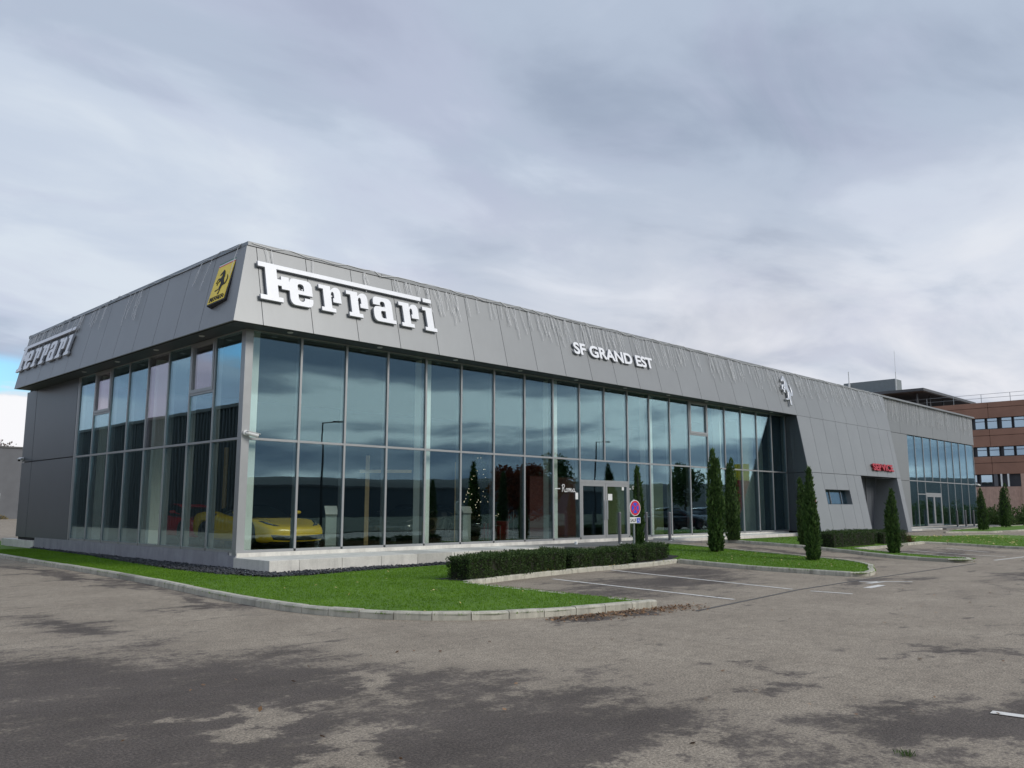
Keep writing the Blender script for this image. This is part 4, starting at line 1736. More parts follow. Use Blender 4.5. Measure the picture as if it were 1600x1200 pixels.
# yellow badge on the left fascia, leaning with the joints
t = thing('shield_sign', 'yellow badge box with black rearing horse near the corner of the left fascia', 'sign')
b0 = Vector((-0.60, 0.665, 6.23))
xd = Vector((0, -1, 0))
yd = (Vector((-0.36, 0.99, 7.36)) - b0)
zx = xd.cross(yd).normalized()
ln = yd.length
ydn = yd / ln
fm = Matrix((xd, ydn, zx)).transposed().to_4x4()
fm.translation = b0
t.matrix_world = fm
mb = MB()
mb.box((-0.02, -0.02, -0.02), (0.71, ln + 0.02, 0.13))
mb.build('badge_box', M['black_gloss'], t, bevel=0.015)
mb = MB()
mb.box((0.012, 0.012, 0.131), (0.678, ln - 0.115, 0.137))
mb.build('badge_face', M['yellow_enamel'], t)
for k, mt in enumerate(('sign_red', 'white_paint', 'green_enamel')):
    mb = MB()
    mb.box((0.012, ln - 0.113 + k * 0.034, 0.131), (0.678, ln - 0.113 + (k + 1) * 0.034 - 0.002, 0.137))
    mb.build('colour_stripe', M[mt], t)
me = horse_mesh(0.72, 0.006)
me.materials.clear()
me.materials.append(M['black_matt'])
hb = link('horse_mark', me, t)
hb.location = (0.10, 0.22, 0.141)
wm = []
s_ = 0.098
polys = [[(.0, 0), (.54, 0), (.54, .115), (.42, .115), (.42, .44), (.53, .44), (.53, .36), (.74, .36), (.74, .70), (.53, .70), (.53, .60), (.42, .60), (.42, .855), (4.95, .855), (4.95, .985), (-.06, .985), (-.06, .865), (.12, .865), (.12, .115), (0, .115)]]
for c, u in (('e', .80), ('r', 1.68), ('r', 2.50), ('a', 3.30), ('r', 4.20), ('i', 5.02)):
    g = {'e': glyph_e, 'r': glyph_r, 'a': glyph_a, 'i': glyph_i}[c]()
    polys += [[(u + x * .66, y * .72) for x, y in p] for p in g]
me = curve_mesh([[(x * 0.108, y * 0.125) for x, y in p] for p in polys], 0.003)
me.materials.clear()
me.materials.append(M['black_matt'])
hb = link('badge_lettering', me, t)
hb.location = (0.06, 0.05, 0.141)


# white script on the glass
def script_mesh(strokes, r):
    mb = MB()
    for st in strokes:
        P = [Vector((x, y, 0)) for x, y in st]
        Q = []
        for i in range(len(P) - 1):
            p0, p1, p2, p3 = P[max(0, i - 1)], P[i], P[i + 1], P[min(len(P) - 1, i + 2)]
            for j in range(4):
                tt = j / 4
                Q.append(0.5 * ((2 * p1) + (p2 - p0) * tt + (2 * p0 - 5 * p1 + 4 * p2 - p3) * tt * tt + (3 * p1 - p0 - 3 * p2 + p3) * tt ** 3))
        Q.append(P[-1])
        for a, b in zip(Q, Q[1:]):
            if (b - a).length > 1e-5:
                mb.bar(a, b, r * 2, 0.003)
    return mb


SCRIPT = [[(.22, 0), (.27, .5), (.32, .98), (.12, .80), (.30, 1.0), (.62, 1.0), (.70, .80), (.52, .60), (.30, .52), (.50, .48), (.62, .15), (.85, .0), (1.0, .12)],
          [(1.22, .50), (1.02, .35), (1.06, .05), (1.30, .06), (1.34, .38), (1.22, .50)], [(1.32, .40), (1.5, .42), (1.62, .50), (1.58, .02), (1.72, .40), (1.84, .48), (1.86, .02), (1.98, .40), (2.12, .48), (2.12, .08), (2.28, .06), (2.42, .3)],
          [(2.78, .46), (2.50, .38), (2.48, .06), (2.70, .08), (2.80, .46), (2.80, .08), (2.96, .06), (3.15, -.02)]]
for k, (x, z, s, lab) in enumerate(((11.36, 2.01, 0.235, 'white handwritten Roma script on the pane left of the entrance'), (15.22, 2.06, 0.20, 'white handwritten Roma script on the pane right of the entrance behind the sign'))):
    t = thing('window_script', lab, 'window lettering', (x, -0.004, z), 0, 'script lettering on the glazing')
    mb = script_mesh([[(a * s, b * s) for a, b in st] for st in SCRIPT], 0.011)
    ob = mb.build('script', M['white_paint'], t)
    ob.rotation_euler = (R(90), 0, 0)
    mb = MB()
    for q in range(5):
        mb.box((-0.30 + q * 0.05, -0.003, 0.085), (-0.262 + q * 0.05, 0.0, 0.118))
    mb.build('small_print', M['white_paint'], t)


# ------------------------------------------------------------------ icicle lights
def icicles(name, label, pts_fn, spans, ext):
    mb = MB()
    t = thing(name, label, 'string lights')
    rnd = random.Random(5 if ext == 'x' else 9)
    for (a, b, dens, lmin, lmax, tilt) in spans:
        n = int((b - a) * dens)
        for i in range(n):
            s = rnd.uniform(a, b)
            L = rnd.uniform(lmin, lmax)
            k = max(3, int(L / 0.11))
            off = 0.0
            prev = pts_fn(s, 0.0, 0.05)
            drift = rnd.uniform(-0.04, 0.10) * tilt
            for j in range(1, k + 1):
                off += rnd.uniform(-0.02, 0.02) + drift * 0.3
                q = pts_fn(s + off, j * L / k, 0.045 + rnd.uniform(0, 0.02))
                mb.tube(prev, q, 0.0062, n=4, cap=False)
                if rnd.random() < 0.75:
                    e = q + Vector((rnd.uniform(-.02, .02), rnd.uniform(-.02, .0), -0.03))
                    mb.tube(q, e, 0.009, 0.003, n=4, cap=False)
                prev = q
    mb.build('light_strands', M['wire'], t)['kind'] = 'stuff'
    mb = MB()
    a, b = spans[0][0], spans[-1][1]
    s = a
    prev = pts_fn(a, -0.07, 0.06)
    while s < b:
        s += rnd.uniform(0.2, 0.5)
        q = pts_fn(s, rnd.uniform(-0.12, 0.02), 0.06)
        mb.tube(prev, q, 0.007, n=4, cap=False)
        prev = q
    mb.build('cable', M['wire'], t)


def front_pt(s, down, out):
    z = 7.70 - down
    return Vector((s, (yf(z) if s < 38.4 else -0.06) - out, z))


def left_pt(s, down, out):
    z = 7.70 - down
    return Vector((yf(z) - out, s, z))


icicles('icicle_lights', 'curtain of unlit icicle string lights hanging from the front roof edge', front_pt,
        [(-0.1, 0.45, 5, 0.35, 0.6, 1), (1.3, 1.6, 4, 0.3, 0.6, 1), (2.4, 3.2, 4, 0.3, 0.55, 1), (3.4, 5.2, 5, 0.25, 0.5, 1), (5.2, 8.5, 6, 0.4, 1.0, 1), (8.5, 16, 8, 0.4, 1.0, 1), (16, 26, 8, 0.4, 1.1, 1), (26, 38, 8, 0.45, 1.1, 1), (38.5, 55, 8, 0.7, 1.3, 0.6)], 'x')
icicles('icicle_lights', 'sparse unlit icicle string lights hanging from the left roof edge', left_pt,
        [(-0.05, 0.35, 5, 0.6, 1.0, 1), (1.3, 2.2, 4, 0.5, 1.0, 1), (2.8, 3.0, 4, 0.5, 1.0, 1), (4.2, 4.4, 4, 0.6, 0.9, 1), (5.6, 7.4, 3.2, 0.6, 1.0, 1), (8.0, 9.6, 4, 0.4, 0.9, 1), (10.2, 16, 9, 0.3, 0.6, 1)], 'y')


# ------------------------------------------------------------------ cameras on the walls
def cctv(label, loc, rz):
    t = thing('security_camera', label, 'security camera', loc, rz, 'security cameras on the walls')
    mb = MB()
    mb.tube((0, 0, 0), (0, -0.05, 0), 0.065, n=16)
    mb.tube((0, -0.05, 0), (0, -0.12, -0.01), 0.03, n=10)
    mb.build('mount', M['white_paint'], t)
    mb = MB()
    mb.tube((0.02, -0.10, -0.01), (0.24, -0.20, -0.07), 0.05, n=14)
    mb.bar((0.0, -0.09, 0.045), (0.28, -0.215, -0.03), 0.10, 0.012)
    mb.build('camera_body', M['white_paint'], t, smooth=False)
    mb = MB()
    mb.tube((0.236, -0.198, -0.069), (0.25, -0.205, -0.073), 0.042, n=14)
    mb.build('lens', M['black_gloss'], t)


cctv('white bullet camera on the corner post between the two glass walls', (0.06, -0.035, 3.23), 0)
cctv('white bullet camera at the far end of the left wall', (-0.04, 16.35, 3.25), R(-90))
cctv('white bullet camera at the right end of the far glazed wing', (54.9, -0.04, 3.12), 0)


# ------------------------------------------------------------------ signs and bollards
def road_sign(label, loc, rz, group):
    t = thing('no_stopping_sign', label, 'traffic sign', loc, rz, group)
    mb = MB()
    mb.tube((0, 0, -0.2), (0, 0, 1.66), 0.03, n=16)
    mb.lathe([(0.031, 1.655), (0.031, 1.67), (0.0, 1.675)], 12)
    mb.build('post', M['galv'], t, smooth=False)
    d = MB()
    d.tube((0, -0.036, 1.42), (0, -0.060, 1.42), 0.225, n=40)
    ds = d.build('disc', M['white_paint'], t)
    d = MB()
    d.tube((0, -0.0605, 1.42), (0, -0.063, 1.42), 0.207, n=40)
    d.build('red_ring', M['sign_red'], ds)
    d = MB()
    d.tube((0, -0.0632, 1.42), (0, -0.065, 1.42), 0.150, n=40)
    d.build('blue_field', M['sign_blue'], ds)
    d = MB()
    q = 0.146 / math.sqrt(2)
    d.bar((-q, -0.0665, 1.42 - q), (q, -0.0665, 1.42 + q), 0.003, 0.038, (1, 0, -1))
    d.bar((-q, -0.0685, 1.42 + q), (q, -0.0685, 1.42 - q), 0.002, 0.038, (1, 0, 1))
    d.build('red_cross', M['sign_red'], ds)
    mb = MB()
    mb.box((-0.225, -0.055, 0.985), (0.225, -0.034, 1.155))
    pl = mb.build('plate', M['white_paint'], t, bevel=0.008)
    me = text_mesh('SAUF', 1.0, 0.0, 0.012)
    lo, hi = bounds(me)
    me.transform(Matrix.Diagonal((0.245 / (hi[0] - lo[0]), 0.10 / (hi[1] - lo[1]), 1, 1)) @ Matrix.Translation((-lo[0], -lo[1], 0)))
    me.materials.clear()
    me.materials.append(M['black_matt'])
    tx = link('plate_text', me, pl)
    tx.matrix_local = Matrix.Translation((-0.20, -0.058, 1.02)) @ Matrix.Rotation(R(90), 4, 'X')
    mb = MB()
    mb.box((0.065, -0.058, 1.0), (0.20, -0.0555, 1.14))
    mb.build('blue_square', M['sign_blue'], pl)
    mb = MB()
    yy = -0.0605
    mb.tube((0.118, yy, 1.122), (0.118, yy + .002, 1.122), 0.011, n=10)
    mb.bar((0.120, yy, 1.106), (0.125, yy, 1.062), 0.003, 0.013, (1, 0, 0))
    mb.bar((0.120, yy, 1.085), (0.152, yy, 1.085), 0.003, 0.009, (0, 0, 1))
    mb.bar((0.125, yy, 1.062), (0.158, yy, 1.062), 0.003, 0.011, (0, 0, 1))
    mb.bar((0.158, yy, 1.062), (0.172, yy, 1.026), 0.003, 0.011, (1, 0, 0))
    for k in range(9):
        a0, a1 = R(120 + k * 24), R(120 + (k + 1) * 24)
        c = Vector((0.130, yy, 1.043))
        mb.bar(c + Vector((0.030 * math.cos(a0), 0, 0.030 * math.sin(a0))), c + Vector((0.030 * math.cos(a1), 0, 0.030 * math.sin(a1))), 0.003, 0.009, (0, 1, 0))
    mb.build('wheelchair_symbol', M['white_paint'], pl)
    return t


road_sign('round red and blue no-stopping sign with SAUF plate standing behind the front hedge', (10.28, -3.70, 0.07), R(-6), 'no-stopping signs by the disabled bays')
road_sign('round no-stopping sign mostly hidden by the pair of cypresses by the strip window', (20.13, -4.42, ghf(20.3, -4.6) + 0.1), R(-6), 'no-stopping signs by the disabled bays')


def bollard(label, x, y, z, group, h=1.0):
    t = thing('bollard', label, 'bollard', (x, y, z), 0, group)
    mb = MB()
    mb.lathe([(0.055, 0), (0.055, h - 0.02), (0.048, h), (0.0, h + 0.004)], 20)
    mb.build('post', M['bollard'], t, smooth=False)
    mb = MB()
    mb.lathe([(0.0, 0.012), (0.085, 0.012), (0.09, 0.0)], 20)
    mb.build('base_ring', M['galv'], t)


bollard('grey steel bollard in front of the entrance door, left of the road sign', 12.95, -1.15, 0.345, 'bollards at the entrance')
bollard('grey steel bollard just right of the round road sign at the entrance', 14.45, -1.15, 0.345, 'bollards at the entrance')
bollard('grey steel bollard at the right end of the entrance landing', 15.85, -1.15, 0.345, 'bollards at the entrance')
bollard('leftmost of the three thin bollards before the far glazed wing', 46.7, -1.2, 0.36, 'bollards at the far wing')
bollard('middle one of the three thin bollards before the far glazed wing', 48.3, -1.2, 0.36, 'bollards at the far wing')
bollard('rightmost of the three thin bollards before the far glazed wing', 49.9, -1.2, 0.36, 'bollards at the far wing')
mb = MB()
mb.lathe([(0.05, 0), (0.05, 0.07), (0.035, 0.085), (0.0, 0.088)], 14)
tag(mb.build('ground_light', M['white_paint']), 'small white light on the landing edge before the entrance', 'light').location = (11.2, -0.75, 0.345)


# ------------------------------------------------------------------ vegetation
def cypress(label, x, y, z, h, r, seed, n=5200, lobes=2, group='slim cypresses around the showroom'):
    t = thing('cypress_tree', label, 'cypress', (x, y, z), seed * 1.3, group)
    g = np.random.default_rng(seed)

    def prof(tt):
        return np.where(tt < 0.45, 0.80 + 0.20 * np.sin(tt / 0.45 * math.pi / 2), np.clip((1 - tt) / 0.55, 0, 1) ** 0.56)
    tt = g.beta(1.0, 1.05, n)
    a = g.uniform(0, 2 * math.pi, n)
    rr = r * prof(tt) * (1 + 0.16 * np.sin(3 * a + 5 * tt + seed) + 0.12 * np.sin(7 * a - 9 * tt)) * np.sqrt(g.uniform(0.45, 1.0, n))
    leanx, leany = g.normal(0, 0.05, 2)
    side = g.integers(0, lobes, n)
    lob = np.array([(math.cos(2.4 * k + seed), math.sin(2.4 * k + seed)) for k in range(lobes)])
    hmul = np.array([1.0] + [g.uniform(0.8, 0.93) for _ in range(lobes - 1)])
    P = np.stack([rr * np.cos(a) + lob[side, 0] * r * 0.28 * (0.3 + tt) + leanx * tt * h * 0.3,
                  rr * np.sin(a) + lob[side, 1] * r * 0.28 * (0.3 + tt) + leany * tt * h * 0.3,
                  0.015 + tt * h * 0.965 * hmul[side]], 1)
    out = np.stack([np.cos(a), np.sin(a), np.zeros(n)], 1)
    T = out * g.uniform(0.05, 0.5, n)[:, None] + np.array([0, 0, 1.0]) + g.normal(0, 0.18, (n, 3))
    L = (g.uniform(0.05, 0.13, n) + (g.random(n) < 0.08) * 0.10) * (0.7 + 0.4 * (1 - tt))
    W = L * g.uniform(0.10, 0.2, n)
    v1, f1 = cards(P, T, W, L, out + g.normal(0, 0.6, (n, 3)))
    # side sprigs
    T2 = out + np.array([0, 0, 0.9]) + g.normal(0, 0.3, (n, 3))
    v2, f2 = cards(P, T2, W * 0.9, L * 0.6)
    v = np.concatenate([v1, v2])
    f = np.concatenate([f1, f2 + len(v1)])
    np_mesh('foliage', v, f, M['cypress'], t)
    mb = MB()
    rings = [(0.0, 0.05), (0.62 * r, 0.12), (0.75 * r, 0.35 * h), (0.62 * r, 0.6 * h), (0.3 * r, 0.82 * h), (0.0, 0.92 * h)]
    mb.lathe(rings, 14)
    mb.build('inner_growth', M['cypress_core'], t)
    mb = MB()
    mb.tube((0, 0, -0.1), (0, 0, 0.35), 0.045, 0.035, n=8)
    mb.build('trunk', M['trunk'], t)
    return t


cypress('tall dark cypress in front of the glazing, left of a second one', 12.29, -5.15, ghf(12.29, -5.15) + 0.07, 3.02, 0.20, 1, 6500)
cypress('tall cypress just right of the tallest one, close to the plinth', 17.45, -2.75, ghf(17.4, -2.7) + 0.07, 2.98, 0.225, 2, 6000, 3)
cypress('cypress at the tip of the grass island, before the sloping wall', 12.55, -7.95, ghf(12.5, -7.9) + 0.06, 2.52, 0.165, 3, 6000)
cypress('cypress half hidden behind the one at the grass island tip', 17.95, -5.15, ghf(17.9, -5.1) + 0.07, 2.3, 0.165, 4, 4500)
cypress('cypress in front of the dark service doorway', 17.97, -8.05, ghf(17.9, -8) + 0.06, 2.02, 0.155, 5, 5000)
cypress('slim cypress behind the round road sign at the entrance', 11.54, -2.95, ghf(11.5, -2.9) + 0.07, 2.5, 0.14, 6, 4500, 1)
cypress('small far cypress beside the right end of the glazed wing', 42.17, -3.85, ghf(42, -3.8) + 0.05, 2.32, 0.25, 7, 3500)
cypress('farthest cypress, in front of the background shrubs', 49.9, -3.0, ghf(50, -3) + 0.05, 2.75, 0.30, 8, 3500)


def hedge(label, p0, p1, depth, h, n, seed):
    """p0, p1: front corners, left to right"""
    a, b = Vector((*p0, 0)), Vector((*p1, 0))
    d = (b - a).normalized()
    c = (a + b) / 2 + Vector((-d.y, d.x, 0)) * depth / 2
    x0, x1, y0, y1 = 0, (b - a).length, 0, depth
    t = thing('clipped_hedge', label, 'hedge', (c.x, c.y, ghf(c.x, c.y) + 0.06), math.atan2(d.y, d.x), 'low clipped hedges')
    g = np.random.default_rng(seed)
    hx, hy = (x1 - x0) / 2, (y1 - y0) / 2
    # points on the faces weighted by area
    A = [2 * hx * h * 1.0, 2 * hx * h, 2 * hy * h, 2 * hy * h, 4 * hx * hy]
    A = np.array(A) / sum(A)
    face = g.choice(5, n, p=A)
    u, w = g.uniform(-1, 1, n), g.uniform(0, 1, n)
    P = np.zeros((n, 3))
    Nn = np.zeros((n, 3))
    for k, (ax, sg) in enumerate(((1, -1), (1, 1), (0, -1), (0, 1))):
        m = face == k
        if ax == 1:
            P[m] = np.stack([u[m] * hx, np.full(m.sum(), sg * hy), 0.03 + w[m] * (h - 0.03)], 1)
            Nn[m] = (0, sg, 0)
        else:
            P[m] = np.stack([np.full(m.sum(), sg * hx), u[m] * hy, 0.03 + w[m] * (h - 0.03)], 1)
            Nn[m] = (sg, 0, 0)
    m = face == 4
    P[m] = np.stack([u[m] * hx, (w[m] * 2 - 1) * hy, np.full(m.sum(), h)], 1)
    Nn[m] = (0, 0, 1)
    bumpy = 0.022 * (np.sin(P[:, 0] * 9 + seed) + np.sin(P[:, 2] * 13 + P[:, 0] * 5) + np.sin(P[:, 0] * 23 + P[:, 1] * 17))
    P += Nn * (bumpy - g.uniform(0, 0.07, n) + 0.012)[:, None]
    T = Nn * 0.7 + np.array([0, 0, 0.35]) + g.normal(0, 0.6, (n, 3))
    L = g.uniform(0.022, 0.05, n)
    v, f = cards(P, T, L * 0.26, L)
    k = n // 160
    Q = np.stack([g.uniform(-hx, hx, k), g.uniform(-hy, hy, k), np.full(k, h - 0.02)], 1)
    v2, f2 = cards(Q, np.array([0, 0, 1.0]) + g.normal(0, 0.25, (k, 3)), np.full(k, 0.007), g.uniform(0.05, 0.13, k))
    v, f = np.concatenate([v, v2]), np.concatenate([f, f2 + len(v)])
    np_mesh('foliage', v, f, M['hedge'], t)
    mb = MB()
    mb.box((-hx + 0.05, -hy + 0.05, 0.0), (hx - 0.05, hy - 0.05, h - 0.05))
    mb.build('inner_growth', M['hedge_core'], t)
    return t


hedge('longest low clipped hedge, left of the three before the plinth', (1.82, -5.95), (5.35, -5.42), 0.58, 0.46, 24000, 1)
hedge('clipped hedge in the middle of the front row, ending by the road sign', (5.62, -5.36), (8.15, -5.18), 0.55, 0.40, 15000, 2)
hedge('short clipped hedge at the right end of the front row', (8.5, -5.1), (10.1, -5.0), 0.6, 0.40, 10000, 3)
hedge('low hedge between the cypress pair and the doorway cypress', (18.0, -6.15), (21.5, -6.15), 0.6, 0.5, 12000, 4)
hedge('low hedge behind the doorway cypress', (22.1, -6.2), (24.3, -6.2), 0.6, 0.46, 8000, 5)


def leafy(name, label, cat, loc, rx, ry, rz, n, leaf, mat, seed, group=None, trunk=0.0, core=None, clump=26):
    t = thing(name, label, cat, loc, 0, group)
    g = np.random.default_rng(seed)
    c = unit(g.normal(size=(clump, 3))) * np.cbrt(g.uniform(0.1, 1, clump))[:, None] * 0.78
    if trunk == 0:
        c[:, 2] = np.abs(c[:, 2]) - 0.1
    cs = g.uniform(0.22, 0.42, clump)
    k = g.integers(0, clump, n)
    d = unit(g.normal(size=(n, 3)))
    P = c[k] + d * cs[k][:, None] * np.sqrt(g.uniform(0.3, 1, n))[:, None]
    P = P * np.array([rx, ry, rz])
    P[:, 2] += trunk + (rz if trunk else 0)
    P[:, 2] = np.maximum(P[:, 2], 0.02)
    T = d + g.normal(0, 0.6, (n, 3)) + np.array([0, 0, 0.2])
    L = leaf * g.uniform(0.6, 1.4, n)
    v, f = cards(P, T, L * 0.32, L)
    np_mesh('foliage' if not trunk else 'crown', v, f, mat, t)
    mb = MB()
    if trunk:
        mb.tube((0, 0, -0.2), (0, 0, trunk + rz * 0.7), 0.14, 0.08, n=8)
        for q in range(6):
            a = q * 1.05 + seed
            mb.tube((0, 0, trunk + rz * 0.15 * q * 0.5), (rx * 0.6 * math.cos(a), ry * 0.6 * math.sin(a), trunk + rz * (0.7 + 0.12 * q)), 0.05, 0.015, n=6)
        mb.build('trunk', M['trunk'], t)
    else:
        for q in range(7):
            a = q * 0.9 + seed
            mb.tube((0.1 * rx * math.cos(a), 0.1 * ry * math.sin(a), -0.1), (0.6 * rx * math.cos(a), 0.6 * ry * math.sin(a), rz * 0.75), 0.025, 0.01, n=5)
        mb.build('stem', M['trunk'], t)
    return t


g_sh = 'shrubs in front of the brick offices'
for k, (x, y, rx, ry, rz, lab) in enumerate((
        (56.9, -0.7, 1.6, 1.5, 1.75, 'bushy shrub between the wing corner and the small far cypress'),
        (58.6, -2.6, 1.8, 1.6, 1.9, 'bushy shrub just right of the small far cypress'),
        (60.5, -4.2, 1.9, 1.6, 1.75, 'bushy shrub left of the farthest cypress'),
        (62.0, -5.6, 1.9, 1.6, 2.05, 'taller shrub right of the farthest cypress'),
        (63.6, -7.2, 2.0, 1.6, 1.85, 'bushy shrub at the right edge before the brick offices'),
        (66.0, -9.0, 2.0, 1.7, 1.95, 'bushy shrub beyond the right edge of the brick offices'))):
    leafy('shrub', lab, 'shrub', (x, y, 0.25), rx, ry, rz, 5200, 0.13, M['shrub'], 40 + k, g_sh)
leafy('shrub', 'small reddish shrub at the right end of the rear low hedge', 'shrub', (24.75, -6.0, 0.15), 0.32, 0.3, 0.42, 1500, 0.05, leaf_mat('reddish_leaves', (0.06, 0.03, 0.015), (0.14, 0.07, 0.03), 0.2), 51, None)


# fallen leaves
def leaves(name, label, P, mat, smin, smax):
    n = len(P)
    T = np.column_stack([RNG.normal(size=(n, 2)), RNG.normal(0, 0.25, n)])
    L = RNG.uniform(smin, smax, n)
    nn = np.column_stack([RNG.normal(0, 0.35, (n, 2)), np.ones(n)])
    v, f = cards(P, T, L * 0.34, L, nn)
    return tag(np_mesh(name, v, f, mat), label, 'fallen leaves', kind='stuff')


n = 1100
s = RNG.uniform(0, 1, n)
px = -0.9 + s * 2.7 + RNG.normal(0, 0.15, n)
py = -10.45 - s * 0.40 - np.abs(RNG.normal(0, 0.24, n)) - 0.03
P = np.column_stack([px, py, RNG.uniform(0.006, 0.025, n)])
leaves('leaf_litter', 'drift of brown dry leaves along the kerb tip', P, M['litter'], 0.02, 0.065)
n = 120
P = np.column_stack([RNG.uniform(-9, 10, n), RNG.uniform(-17, -10.9, n), np.full(n, 0.015)])
P = P[:90]
leaves('leaf_litter', 'odd brown leaves scattered over the asphalt', P, M['litter'], 0.03, 0.065)
P = np.column_stack([RNG.normal(-9.55, 0.10, 16), RNG.normal(-13.95, 0.10, 16), RNG.uniform(0.01, 0.03, 16)])
leaves('leaf_litter', 'small heap of brown leaves at the left edge of the asphalt', P, M['litter'], 0.05, 0.10)
P = np.column_stack([RNG.uniform(9.6, 13.2, 60), RNG.uniform(-10, -5.4, 60), np.zeros(60)])
P = P[[in_a(p) for p in P]]
P2 = np.column_stack([RNG.uniform(-2.4, 2, 34), RNG.uniform(-10.3, -3, 34), np.zeros(34)])
P2 = P2[[in_a(p) for p in P2]]
P3 = np.column_stack([RNG.uniform(26.5, 37, 260), RNG.uniform(-9.5, -4.9, 260), np.zeros(260)])
P3 = P3[[in_c(p) for p in P3]]
P4 = np.column_stack([RNG.uniform(2.4, 9.4, 50), RNG.uniform(-5.6, -5.4, 50), np.zeros(50)])
PA = np.concatenate([P, P2, P4])
PA[:, 2] = gh(PA[:, 0], PA[:, 1]) + 0.125
leaves('leaf_litter', 'pale leaves lying on the grass island and corner lawn', PA, M['litter_pale'], 0.03, 0.07)
P3[:, 2] = gh(P3[:, 0], P3[:, 1]) + 0.125
leaves('leaf_litter', 'many pale yellow leaves on the grass before the far wing', P3, M['litter_pale'], 0.06, 0.13)


# ------------------------------------------------------------------ cars
def loft_body(st, name):
    """st rows: (s, half width, z bottom, z shoulder, z centre); closed mirrored shell, nose towards +x"""
    half = len(st)
    rows = []
    for s, w, zb, zs, zc in st:
        x = 2.35 - s
        hgt = zs - zb
        r = [(0, zb), (w * .80, zb), (w * .96, zb + hgt * .10), (w, zb + hgt * .42), (w * .985, zb + hgt * .66), (w * .955, zb + hgt * .90), (w * .86, zs), (w * .60, zs * .35 + zc * .65), (w * .3, zc - .004), (0, zc)]
        ring = [(x, y, z) for y, z in r] + [(x, -y, z) for y, z in r[-2:0:-1]]
        rows.append(ring)
    v = [p for r in rows for p in r]
    k = len(rows[0])
    f = []
    for i in range(half - 1):
        for j in range(k):
            a, b = i * k + j, i * k + (j + 1) % k
            f.append((a, b, b + k, a + k))
    f.append(tuple(range(k)))
    f.append(tuple(range(half * k - 1, (half - 1) * k - 1, -1)))
    me = bpy.data.meshes.new(name)
    me.from_pydata(v, [], f)
    bm = bmesh.new()
    bm.from_mesh(me)
    bmesh.ops.recalc_face_normals(bm, faces=bm.faces)
    bm.to_mesh(me)
    bm.free()
    return me


def eval_mesh(me, mods):
    ob = bpy.data.objects.new('work', me)
    COL.objects.link(ob)
    for typ, kw in mods:
        m = ob.modifiers.new('m', typ)
        for kk, vv in kw.items():
            setattr(m, kk, vv)
    dg = bpy.context.evaluated_depsgraph_get()
    out = bpy.data.meshes.new_from_object(ob.evaluated_get(dg))
    bpy.data.objects.remove(ob)
    return out


SPORT = [(0, .62, .20, .50, .52), (.10, .82, .15, .56, .575), (.35, .93, .13, .655, .64), (.75, .98, .12, .765, .70), (1.05, .99, .12, .80, .745), (1.45, .965, .12, .79, .80), (1.9, .95, .12, .80, .84), (2.5, .95, .12, .84, .88), (3.0, .965, .12, .90, .93), (3.45, .99, .13, .965, .98), (3.8, .995, .14, .985, .99), (4.2, .97, .17, .97, .97), (4.55, .91, .22, .92, .93), (4.70, .80, .30, .86, .87)]
SPORT_CAB = [(1.45, .62, .74, .78), (1.75, .70, .76, .94), (2.1, .72, .78, 1.08), (2.45, .71, .80, 1.17), (2.8, .69, .82, 1.19), (3.2, .66, .86, 1.13), (3.7, .58, .90, 1.04), (4.1, .45, .92, .97)]
FAMILY = [(0, .66, .24, .66, .70), (.10, .80, .20, .76, .80), (.4, .88, .18, .84, .90), (.85, .90, .18, .90, .97), (1.3, .90, .18, .95, 1.02), (1.9, .90, .18, .96, 1.03), (2.6, .90, .18, .97, 1.04), (3.3, .90, .18, .98, 1.04), (3.9, .90, .20, .99, 1.04), (4.35, .84, .26, .96, 1.0), (4.5, .74, .36, .88, .92)]
FAMILY_CAB = [(1.15, .68, .92, .96), (1.6, .74, .94, 1.22), (2.0, .74, .95, 1.42), (2.5, .73, .96, 1.49), (3.1, .72, .96, 1.47), (3.7, .70, .97, 1.36), (4.2, .64, .97, 1.05)]


